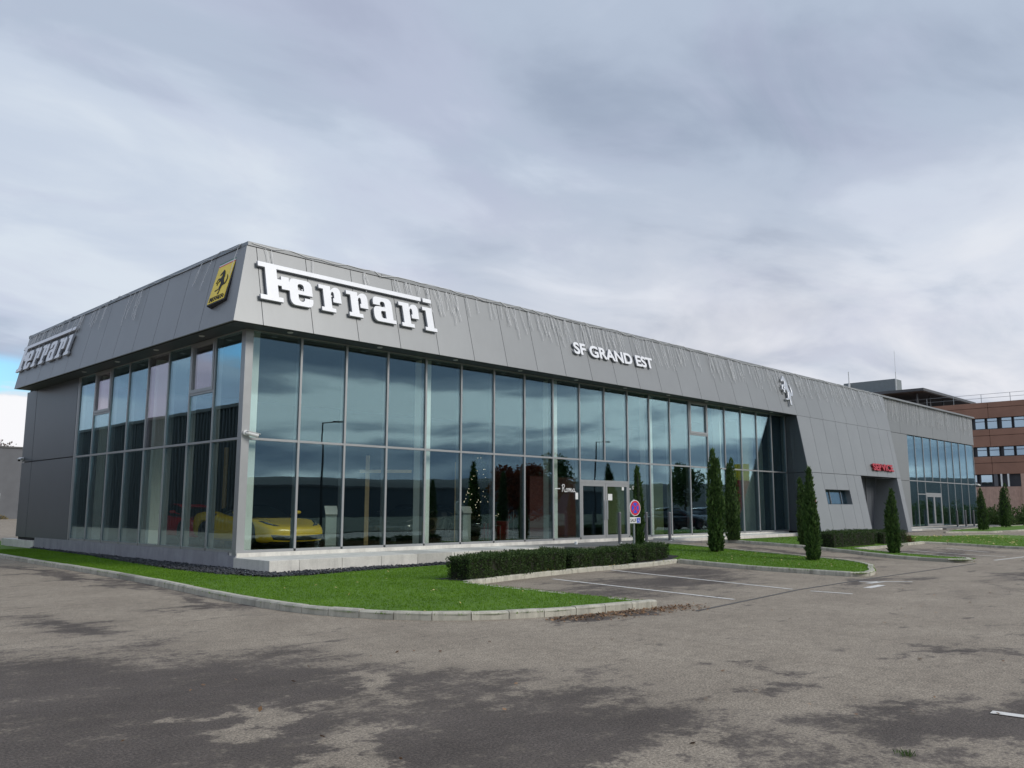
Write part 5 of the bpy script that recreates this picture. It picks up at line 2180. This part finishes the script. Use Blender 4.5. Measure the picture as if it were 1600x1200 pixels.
def make_car(label, cat, loc, rz, paint, st=SPORT, cab=SPORT_CAB, fa=1.05, ra=3.70, wr=0.345, ww=0.27, roof=None, group=None, sport=True):
    t = thing('sports_car' if sport else 'parked_car', label, cat, loc, rz, group)
    me = eval_mesh(loft_body(st, 'body'), [('SUBSURF', dict(levels=2, render_levels=2))])
    wells = []
    for s in (fa, ra):
        for sg in (-1, 1):
            mb = MB()
            mb.tube((2.35 - s, sg * 0.60, wr), (2.35 - s, sg * 1.3, wr), wr * 1.13, n=28)
            c = mb.build('well', M['black_matt'])
            wells.append(c)
    mods = [('BOOLEAN', dict(operation='DIFFERENCE', object=c, solver='EXACT')) for c in wells]
    bm_ = eval_mesh(me, mods)
    for c in wells:
        bpy.data.objects.remove(c)
    bm_.materials.clear()
    bm_.materials.append(paint)
    bm_.polygons.foreach_set('material_index', [0] * len(bm_.polygons))
    bm_.polygons.foreach_set('use_smooth', [True] * len(bm_.polygons))
    body = link('body', bm_, t)
    bvh = BVHTree.FromPolygons([v.co.copy() for v in me.vertices], [tuple(p.vertices) for p in me.polygons])
    bmh = bvh
    # cabin
    rows = []
    for s, w, zb, zr in cab:
        x = 2.35 - s
        r = [(w * 1.08, zb - .06), (w * 1.04, zb + (zr - zb) * .35), (w * .93, zb + (zr - zb) * .78), (w * .72, zr - .012), (w * .36, zr), (0, zr + .004)]
        rows.append([(x, y, z) for y, z in r] + [(x, -y, z) for y, z in r[-2::-1]])
    k = len(rows[0])
    mb = MB()
    v = [p for r in rows for p in r]
    f = []
    for i in range(len(rows) - 1):
        for j in range(k - 1):
            f.append((i * k + j, i * k + j + 1, (i + 1) * k + j + 1, (i + 1) * k + j))
    mb.faces(v, f)
    cb = mb.build('cabin_glass', M['car_glass'], t, smooth=True)
    sm = cb.modifiers.new('smooth', 'SUBSURF')
    sm.levels = sm.render_levels = 1
    cb.data.update()
    if roof:
        mb = MB()
        i0, i1 = roof
        v = [(x, y * 1.0, z + .012) for i in range(i0, i1 + 1) for x, y, z in rows[i][3:k - 3]]
        kk = k - 6
        f = [(i * kk + j, i * kk + j + 1, (i + 1) * kk + j + 1, (i + 1) * kk + j) for i in range(i1 - i0) for j in range(kk - 1)]
        mb.faces(v, f)
        rf = mb.build('roof', paint, t, smooth=True)
        so = rf.modifiers.new('thick', 'SOLIDIFY')
        so.thickness = 0.02

    def patch(name, top, bot, direction, mat, lift=0.006, n=12, m=4):
        """skin a detail over the body: curves in (a, z) looked at along direction"""
        d = Vector(direction)

        def curve(c, q):
            L = len(c) - 1
            i = min(L - 1, int(q * L))
            return Vector(c[i]).lerp(Vector(c[i + 1]), q * L - i)
        v, f = [], []
        for i in range(n + 1):
            a, b = curve(top, i / n), curve(bot, i / n)
            for j in range(m + 1):
                q = a.lerp(b, j / m)
                if abs(d.x) > 0.5:
                    org = Vector((3.5 * -d.x, q.x, q.y))
                elif abs(d.y) > 0.5:
                    org = Vector((q.x, 2.0 * -d.y, q.y))
                else:
                    org = Vector((q.x, q.y, 2.0))
                hit = bmh.ray_cast(org, d)
                if hit[0] is None:
                    hit = bmh.find_nearest(org + d * 1.4)
                v.append(hit[0] - d * lift)
        for i in range(n):
            for j in range(m):
                a = i * (m + 1) + j
                f.append((a, a + m + 1, a + m + 2, a + 1))
        mb2 = MB()
        mb2.faces(v, f)
        ob = mb2.build(name, mat, t, smooth=True)
        sd = ob.modifiers.new('thick', 'SOLIDIFY')
        sd.thickness = 0.008
        sd.offset = 0
        return ob
    if sport:
        patch('front_intake', [(-.80, .37), (-.4, .345), (0, .33), (.4, .345), (.80, .37)], [(-.74, .24), (-.4, .215), (0, .21), (.4, .215), (.74, .24)], (-1, 0, 0), M['black_matt'], 0.008, 20, 3)
        patch('front_lip', [(-.78, .185), (0, .165), (.78, .185)], [(-.76, .155), (0, .135), (.76, .155)], (-1, 0, 0), M['black_gloss'], 0.02, 16, 1)
        for sg in (-1, 1):
            patch('headlight', [(2.18, sg * .50), (2.0, sg * .66), (1.70, sg * .77)], [(2.14, sg * .68), (1.98, sg * .80), (1.66, sg * .86)], (0, 0, -1), M['black_gloss'], 0.008, 10, 3)
            patch('headlight_lens', [(2.08, sg * .655), (1.98, sg * .725), (1.86, sg * .775)], [(2.07, sg * .68), (1.97, sg * .75), (1.85, sg * .795)], (0, 0, -1), M['lamp_glass'], 0.018, 8, 1)
            patch('side_intake', [(-.75, .90), (-1.0, .93), (-1.22, .92)], [(-.78, .66), (-1.0, .70), (-1.22, .80)], (0, -sg, 0), M['black_matt'], 0.010, 8, 4)
            patch('sill', [(.85, .20), (0, .19), (-.85, .20)], [(.85, .13), (0, .13), (-.85, .13)], (0, -sg, 0), M['black_gloss'], 0.012, 10, 1)
            patch('tail_light', [(sg * .50, .80), (sg * .70, .80)], [(sg * .50, .74), (sg * .70, .74)], (1, 0, 0), M['tail_red'], 0.01, 4, 2)
        me_h = horse_mesh(0.10, 0.004)
        me_h.materials.clear()
        me_h.materials.append(M['black_matt'])
        bd = link('badge', me_h, t)
        hit = bmh.ray_cast(Vector((2.1, 0.0, 2)), Vector((0, 0, -1)))
        bd.location = hit[0] + Vector((0.05, -0.03, 0.006))
        bd.rotation_euler = (R(28), 0, R(90))
    else:
        patch('grille', [(-.55, .66), (0, .66), (.55, .66)], [(-.5, .42), (0, .40), (.5, .42)], (-1, 0, 0), M['black_matt'], 0.012, 14, 3)
        for sg in (-1, 1):
            patch('headlight', [(sg * .55, .76), (sg * .76, .78)], [(sg * .55, .66), (sg * .76, .68)], (-1, 0, 0), M['lamp_glass'], 0.012, 8, 3)
    for sg in (-1, 1):
        mb = MB()
        xm_ = 0.62 if sport else 0.85
        zm_ = .93 if sport else 1.06
        wm_ = .84 if sport else .86
        mb.bar((xm_, sg * (wm_ - .1), zm_ - .06), (xm_ - .02, sg * (wm_ + .08), zm_), 0.03, 0.03)
        bmx = bmesh.new()
        bmesh.ops.create_icosphere(bmx, subdivisions=2, radius=1.0, matrix=Matrix.Translation((xm_, sg * (wm_ + .14), zm_ + .02)) @ Matrix.Diagonal((.07, .10, .055, 1)))
        bmx.verts.index_update()
        mb.faces([v.co.copy() for v in bmx.verts], [tuple(v.index for v in fc.verts) for fc in bmx.faces])
        bmx.free()
        mb.build('mirror', paint, t, smooth=True)
    # wheels
    for s in (fa, ra):
        for sg in (-1, 1):
            c = (2.35 - s, sg * (0.985 - ww / 2 - .01), wr)
            mb = MB()
            h = ww / 2
            mb.lathe([(wr * .66, -h), (wr * .9, -h), (wr * .98, -h * .8), (wr, -h * .5), (wr, h * .5), (wr * .98, h * .8), (wr * .9, h), (wr * .66, h), (wr * .66, -h)], 28, axis='y')
            w = mb.build('wheel', M['rubber'], t, smooth=False)
            w.location = c
            mb = MB()
            mb.lathe([(wr * .64, h * .9 * sg), (wr * .70, h * .95 * sg), (wr * .72, h * .8 * sg), (wr * .6, h * .3 * sg), (0.0, h * .3 * sg)], 28, axis='y')
            for q in range(10):
                a = q * 2 * math.pi / 10 + (0.15 if q % 2 else -0.15)
                mb.bar((wr * .12 * math.cos(a), h * .75 * sg, wr * .12 * math.sin(a)), (wr * .66 * math.cos(a), h * .86 * sg, wr * .66 * math.sin(a)), 0.022, 0.022, (0, 1, 0))
            mb.tube((0, h * .5 * sg, 0), (0, h * .9 * sg, 0), wr * .16, n=12)
            mb.build('rim', M['rim'], w)
    return t


make_car('yellow low sports car nosing towards the front glass beside the corner post', 'sports car', (2.86, 4.32, 0.40), R(-90), M['paint_yellow'], group='cars in the showroom')
make_car('red low sports car parked behind the yellow one', 'sports car', (3.2, 9.15, 0.40), R(-90), M['paint_red'], roof=(2, 5), group='cars in the showroom')
make_car('black low sports car in the third bay of glazing behind a timber post', 'sports car', (9.6, 5.6, 0.40), R(-150), M['paint_black'], roof=(2, 5), group='cars in the showroom')
make_car('black low sports car left of the lit tree inside', 'sports car', (13.2, 7.6, 0.40), R(-120), M['paint_black'], roof=(2, 5), group='cars in the showroom')
gp = 'cars parked across the road'
for k, (x, y, rz, pt, lab) in enumerate((
        (39.0, -14.2, R(8), 'paint_black', 'dark car parked across the road, mirrored left of the cypress pair'),
        (44.6, -14.9, R(8), 'paint_silver', 'silver car parked across the road behind the viewer'),
        (50.5, -15.4, R(188), 'paint_grey', 'grey car parked across the road beyond the silver one'))):
    make_car(lab, 'car', (x, y, 0.0), rz, M[pt], FAMILY, FAMILY_CAB, 0.85, 3.45, 0.32, 0.21, (2, 5), gp, False)


# ------------------------------------------------------------------ showroom furnishings
def info_stand(label, x, y, rz):
    t = thing('info_stand', label, 'info stand', (x, y, 0.40), rz, 'info stands beside the cars')
    mb = MB()
    mb.box((-0.16, -0.06, 0), (0.16, 0.06, 0.92))
    mb.build('pedestal', M['stand'], t, bevel=0.006)
    mb = MB()
    mb.slab([(-0.18, -0.17, 0.90), (0.18, -0.17, 0.90), (0.18, 0.14, 1.14), (-0.18, 0.14, 1.14)], 0.03)
    mb.build('slanted_top', M['lead'], t)


info_stand('silver info stand with slanted top right of the yellow car', 4.45, 2.9, R(-25))
info_stand('silver info stand behind the fourth mullion, near the black cars', 12.1, 5.4, R(-25))


def timber_frame(label, x, y, h, beam=None):
    t = thing('timber_post', label, 'timber post', (x, y, 0.40), R(-44), 'light timber posts inside')
    mb = MB()
    mb.box((-0.06, -0.06, 0), (0.06, 0.06, h))
    mb.build('upright', M['timber'], t)
    if beam:
        mb = MB()
        mb.box((beam[0], -0.05, beam[2] - 0.05), (-0.062, 0.05, beam[2] + 0.05))
        mb.box((0.062, -0.05, beam[2] - 0.05), (beam[1], 0.05, beam[2] + 0.05))
        mb.build('cross_beam', M['timber'], t)


timber_frame('light timber post with a cross beam behind the third bay', 7.05, 4.75, 2.8, (-0.25, 1.45, 2.28))
timber_frame('plain light timber post behind the fifth bay', 9.07 + 2.2, 2.55 + 2.5, 2.75)
timber_frame('light timber post seen through the left glass by the corner', 4.7, 10.0, 3.2)


def xmas_tree():
    t = thing('christmas_tree', 'slim Christmas tree with tiny warm lights inside the showroom', 'tree', (15.6, 8.4, 0.40), 0)
    g = np.random.default_rng(77)
    n = 5000
    tt = g.beta(1, 1.6, n)
    a = g.uniform(0, 6.283, n)
    H, RR = 3.5, 0.95
    rr = RR * (1 - tt) * np.sqrt(g.uniform(0.2, 1, n))
    P = np.stack([rr * np.cos(a), rr * np.sin(a), 0.3 + tt * (H - 0.3)], 1)
    T = np.stack([np.cos(a), np.sin(a), g.uniform(-.3, .2, n)], 1)
    L = g.uniform(.08, .18, n)
    v, f = cards(P, T, L * .15, L)
    np_mesh('crown', v, f, M['cypress'], t)
    mb = MB()
    mb.tube((0, 0, 0), (0, 0, H * .9), .05, .01, n=8)
    mb.build('trunk', M['trunk'], t)
    mb = MB()
    for i in range(90):
        q = g.beta(1, 1.5)
        an = g.uniform(0, 6.283)
        r = RR * (1 - q) * 1.02
        c = Vector((r * math.cos(an), r * math.sin(an), .35 + q * (H - .35)))
        s = 0.02
        mb.faces([c + Vector(d) * s for d in ((1, 0, 0), (0, 1, 0), (-1, 0, 0), (0, -1, 0), (0, 0, 1), (0, 0, -1))],
                 [(0, 1, 4), (1, 2, 4), (2, 3, 4), (3, 0, 4), (1, 0, 5), (2, 1, 5), (3, 2, 5), (0, 3, 5)])
    mb.build('fairy_lights', M['fairy'], t)['kind'] = 'stuff'


xmas_tree()
for k, (x, y, s, h, lab) in enumerate(((14.9, 7.5, .5, .42, 'red wrapped gift box left under the lit tree'), (15.5, 7.3, .42, .32, 'low red gift box in the middle under the lit tree'), (16.2, 7.6, .5, .5, 'tall red gift box right under the lit tree'))):
    t = thing('gift_box', lab, 'gift box', (x, y, 0.40), R(20 * k), 'red gift boxes under the tree')
    mb = MB()
    mb.box((-s / 2, -s / 2, 0), (s / 2, s / 2, h))
    mb.build('box', M['red_paint'], t)
    mb = MB()
    mb.box((-s / 2 - .01, -s / 2 - .01, h * .8), (s / 2 + .01, s / 2 + .01, h + .02))
    mb.build('lid', M['red_paint'], t)
    mb = MB()
    mb.box((-.03, -s / 2 - .015, 0), (.03, s / 2 + .015, h + .028))
    mb.build('ribbon', M['white_paint'], t)
for k, (x, y, lab) in enumerate(((17.6, 8.3, 'chrome rope barrier post nearer the entrance'), (19.2, 10.2, 'chrome rope barrier post farther inside'))):
    t = thing('barrier_post', lab, 'barrier post', (x, y, .40), 0, 'rope barrier posts inside')
    mb = MB()
    mb.lathe([(0, .02), (.15, .02), (.16, 0)], 18)
    mb.build('base', M['chrome'], t)
    mb = MB()
    mb.tube((0, 0, .02), (0, 0, .92), .022, n=10)
    mb.lathe([(.035, .92), (.035, .96), (0, .98)], 12)
    mb.build('post', M['chrome'], t)
mb = MB()
prev = None
for i in range(13):
    q = i / 12
    p = Vector((17.6, 8.3, 1.28)).lerp(Vector((19.2, 10.2, 1.28)), q) - Vector((0, 0, .5 * math.sin(math.pi * q)))
    if prev:
        mb.tube(prev, p, .02, n=6, cap=False)
    prev = p
tag(mb.build('barrier_rope', M['red_paint']), 'red rope hanging between the two chrome posts', 'rope')


# ------------------------------------------------------------------ brick offices at the right
def offices():
    t = thing('brick_office_building', 'mauve brick office block with window bands and flat roof canopy', 'building')
    X = 98.0
    y0, y1 = -7.0, 45.0
    rows = [(10.5, 11.78), (7.36, 8.47), (3.95, 5.32)]
    bands = [(5.34, 7.34), (8.49, 10.48), (11.80, 13.6)]
    for z0, z1 in bands:
        for k in range(6):
            mb = MB()
            a = y0 + k * (y1 - y0) / 6
            zz = (z0 + z1) / 2 + 0.25
            mb.box((X, a + .02, z0), (X + .4, a + (y1 - y0) / 6 - .02, zz))
            part('brick_panel', mb, M['brick'], t)
            mb = MB()
            mb.box((X, a + .02, zz + .05), (X + .4, a + (y1 - y0) / 6 - .02, z1))
            part('brick_panel', mb, M['brick'], t)
    mb = MB()
    mb.box((X + .45, y0, -1), (X + 30, y1, 13.3))
    part('wall', mb, M['win_dark'], t)
    mb = MB()
    mb.box((X + 0.6 - 1.2, y0, -1), (X + .42, 7.4, 5.31))
    mb.box((X - 0.3, 7.42, -1), (X + .42, y1, 3.9))
    part('wall', mb, M['brickpink'], t)
    for ri, (z0, z1) in enumerate(rows[:2]):
        y = 1.2
        k = 0
        while y < 30:
            w = 1.12
            fr = MB()
            for a, b in (((y, z0), (y + w, z0 + .07)), ((y, z1 - .07), (y + w, z1)), ((y, z0 + .07), (y + .07, z1 - .07)), ((y + w - .07, z0 + .07), (y + w, z1 - .07))):
                fr.box((X + .22, a[0], a[1]), (X + .3, b[0], b[1]))
            zq = z1 - .42
            fr.box((X + .22, y + .07, zq), (X + .3, y + w - .07, zq + .07))
            f = part('window', fr, M['win_dark'], t)
            mb = MB()
            mb.box((X + .25, y + .07, z0 + .07), (X + .27, y + w - .07, zq))
            part('pane', mb, M['glass_far'], f)
            mb = MB()
            mb.box((X + .25, y + .07, zq + .07), (X + .27, y + w - .07, z1 - .07))
            part('pane', mb, M['glass_far'], f)
            k += 1
            y += w + (.16 if k % 2 else .36)
    y = 10.4
    while y < 26:
        fr = MB()
        w = 1.3
        z0, z1 = rows[2]
        for a, b in (((y, z0), (y + w, z0 + .08)), ((y, z1 - .08), (y + w, z1)), ((y, z0 + .08), (y + .08, z1 - .08)), ((y + w - .08, z0 + .08), (y + w, z1 - .08))):
            fr.box((X + .15, a[0], a[1]), (X + .25, b[0], b[1]))
        f = part('window', fr, M['win_dark'], t)
        mb = MB()
        mb.box((X + .19, y + .08, z0 + .08), (X + .21, y + w - .08, z1 - .08))
        part('pane', mb, M['glass_far'], f)
        y += w + .3
    mb = MB()
    mb.box((X - .05, 9.85, 3.95), (X + .2, 10.25, 5.3))
    part('wall', mb, M['render_grey'], t)
    for yy in (9.35, 8.65):
        mb = MB()
        mb.box((X - .25, yy, 3.91), (X - .1, yy + .16, 5.33))
        part('pillar', mb, M['int_white'], t)
    # flat roof canopy, penthouse, rails
    mb = MB()
    mb.box((X - 0.2, 17.2, 15.55), (118.0, 26.5, 15.62))
    part('canopy_soffit', mb, M['canopy_under'], t)
    mb = MB()
    mb.box((X - 0.3, 17.1, 15.63), (118.1, 26.6, 15.95))
    part('canopy', mb, M['canopy_edge'], t)
    for xx in (X + 1.5, X + 6, X + 11):
        for yy in (18.5, 22.5):
            mb = MB()
            mb.tube((xx, yy, 13.3), (xx, yy, 15.56), .12, n=8)
            part('canopy_post', mb, M['canopy_edge'], t)
    mb = MB()
    mb.box((X + 3, 26.7, 13.3), (X + 14, 33, 16.0))
    mb.box((X + 2, 21.2, 15.96), (X + 4.2, 27.8, 17.75))
    part('penthouse', mb, M['slate_roof'], t)
    mb = MB()
    mb.box((X + 2, 27.9, 15.96), (X + 6, 31.8, 17.0))
    part('penthouse', mb, M['slate_roof'], t)
    mb = MB()
    for zq in (14.15, 14.6):
        mb.tube((X + .3, y0, zq), (X + .3, 26, zq), .02, n=6)
    for k in range(14):
        mb.tube((X + .3, y0 + 3 * k, 13.6), (X + .3, y0 + 3 * k, 14.6), .03, n=6)
    part('roof_rail', mb, M['galv'], t)
    for (yy, z1, r, xx) in ((21.0, 21.3, .05, X + 1.8), (26.9, 19.2, .14, X + 1.6)):
        mb = MB()
        mb.tube((xx, yy, 15.9), (xx, yy, (15.9 + z1) / 2), r, n=8)
        mb.tube((xx, yy, (15.9 + z1) / 2), (xx, yy, z1), r * .5, n=8)
        part('antenna', mb, M['white_paint'], t)


offices()
# roof plant just visible over the showroom fascia
t = thing('roof_vent', 'small round grey vent cowl on the showroom roof', 'roof vent', (40.5, 3.0, 7.55))
mb = MB()
mb.lathe([(.45, 0), (.45, .75), (.6, .8), (.6, .95), (.3, 1.1), (0, 1.12)], 18)
mb.build('cowl', M['galv'], t)

# ------------------------------------------------------------------ far left and the places the glass mirrors
t = thing('grey_workshop_building', 'plain grey rendered building with a white-framed window at the far left', 'building')
mb = MB()
mb.box((2, 78, -1), (40, 90, 7.4))
mb.build('wall', M['render_grey'], t)
mb = MB()
mb.box((1.9, 77.9, 7.4), (40.1, 90.1, 7.55))
mb.build('roof', M['roof_membrane'], t)
for xx in (9.5, 13.6):
    fr = MB()
    for a, b in (((xx, 1.25), (xx + 1.6, 1.37)), ((xx, 2.7), (xx + 1.6, 2.82)), ((xx, 1.37), (xx + .12, 2.7)), ((xx + 1.48, 1.37), (xx + 1.6, 2.7))):
        fr.box((a[0], 77.85, a[1]), (b[0], 77.99, b[1]))
    f = fr.build('window', M['white_paint'], t)
    mb = MB()
    mb.box((xx + .12, 77.93, 1.37), (xx + 1.48, 77.97, 2.7))
    mb.build('pane', M['glass_far'], f)
leafy('shrub', 'low ochre shrub at the foot of the grey workshop', 'shrub', (14.3, 76.5, 0), 1.6, .8, .9, 1500, .14, leaf_mat('ochre_leaves', (0.12, 0.09, 0.03), (0.25, 0.2, 0.08), .2), 61, None)
leafy('tree', 'bare-looking pale tree top behind the grey workshop', 'tree', (18.5, 93, 0), 2.5, 2.5, 2.2, 900, .3, leaf_mat('pale_twigs', (0.2, 0.17, 0.15), (0.35, 0.3, 0.28), .2), 62, None, trunk=4.8)

t = thing('ribbed_shed', 'long dark ribbed shed facing the left glass wall', 'building')
mb = MB()
mb.box((-26, 16, -.2), (-14.1, 75, 7.3))
mb.build('wall', M['shed'], t)
mb = MB()
for k in range(147):
    y = 16.2 + k * .4
    mb.box((-14.09, y, 0.2), (-14.02, y + .15, 7.28))
mb.build('cladding_ribs', M['shed'], t)['kind'] = 'stuff'
mb = MB()
mb.box((-26.2, 15.8, 7.31), (-13.95, 75.2, 7.5))
mb.build('roof', M['roof_membrane'], t)

t = thing('long_warehouse', 'long pale grey warehouse across the road', 'building')
mb = MB()
mb.box((20, -150, -.3), (170, -120, 5.2))
mb.build('wall', simple('warehouse_grey', (0.075, 0.092, 0.102), .7), t)
mb = MB()
mb.box((19.8, -150.2, 5.21), (170.2, -119.8, 5.6))
mb.build('roof', M['roof_membrane'], t)

for k, (x, y, lab) in enumerate(((26.6, -37.7, 'tall dark street lamp mirrored in the second bay of glazing'), (56.1, -34.6, 'tall dark street lamp mirrored above the entrance'), (95.8, -38.8, 'tall dark street lamp mirrored right of the cypress pair'))):
    t = thing('street_lamp', lab, 'street lamp', (x, y, 0), R(40), 'street lamps across the road')
    mb = MB()
    mb.tube((0, 0, 0), (0, 0, 8), .10, .06, n=10)
    mb.build('pole', M['black_matt'], t)
    mb = MB()
    mb.tube((0, 0, 7.95), (1.0, 0, 8.05), .035, n=8)
    mb.build('arm', M['black_matt'], t)
    mb = MB()
    mb.box((.8, -.14, 8.0), (1.5, .14, 8.1))
    mb.build('lamp_head', M['black_matt'], t)
t = thing('red_totem_sign', 'tall red pylon sign with a yellow badge at the roadside', 'sign', (41.95, -10.6, 0), R(30))
mb = MB()
mb.box((-.45, -.15, 0), (.45, .15, 3.3))
mb.build('pylon', M['red_paint'], t)
mb = MB()
mb.box((-.46, -.16, 3.31), (.46, .16, 4.4))
mb.build('badge_panel', M['yellow_enamel'], t)
leafy('autumn_tree', 'rust red autumn tree across the road mirrored left of the entrance', 'tree', (35.2, -24.5, 0), 2.6, 2.6, 2.2, 9000, .22, M['rust'], 71, None, trunk=0.6)
g_rt = 'dark trees across the road'
for k, (x, y, s, lab) in enumerate(((24, -52, 3.0, 'round dark tree across the road nearest the corner'), (62, -46, 3.2, 'round dark tree across the road opposite the service doorway'), (80, -40, 2.6, 'round dark tree across the road farthest right'))):
    leafy('roadside_tree', lab, 'tree', (x, y, 0), s, s, s, 4500, .3, M['shrub'], 80 + k, g_rt, trunk=1.6)

# weed in a crack of the asphalt
t = thing('weed_tuft', 'small green weed growing from the asphalt near the lower right', 'weed', (-4.1, -16.3, 0.0))
k = 60
g = np.random.default_rng(5)
Q = np.column_stack([g.normal(0, 0.03, (k, 2)), np.zeros(k)])
v, f = cards(Q, np.column_stack([g.normal(0, 0.5, (k, 2)), np.ones(k)]), np.full(k, 0.003), g.uniform(0.02, 0.05, k))
np_mesh('blades', v, f, M['shrub'], t)
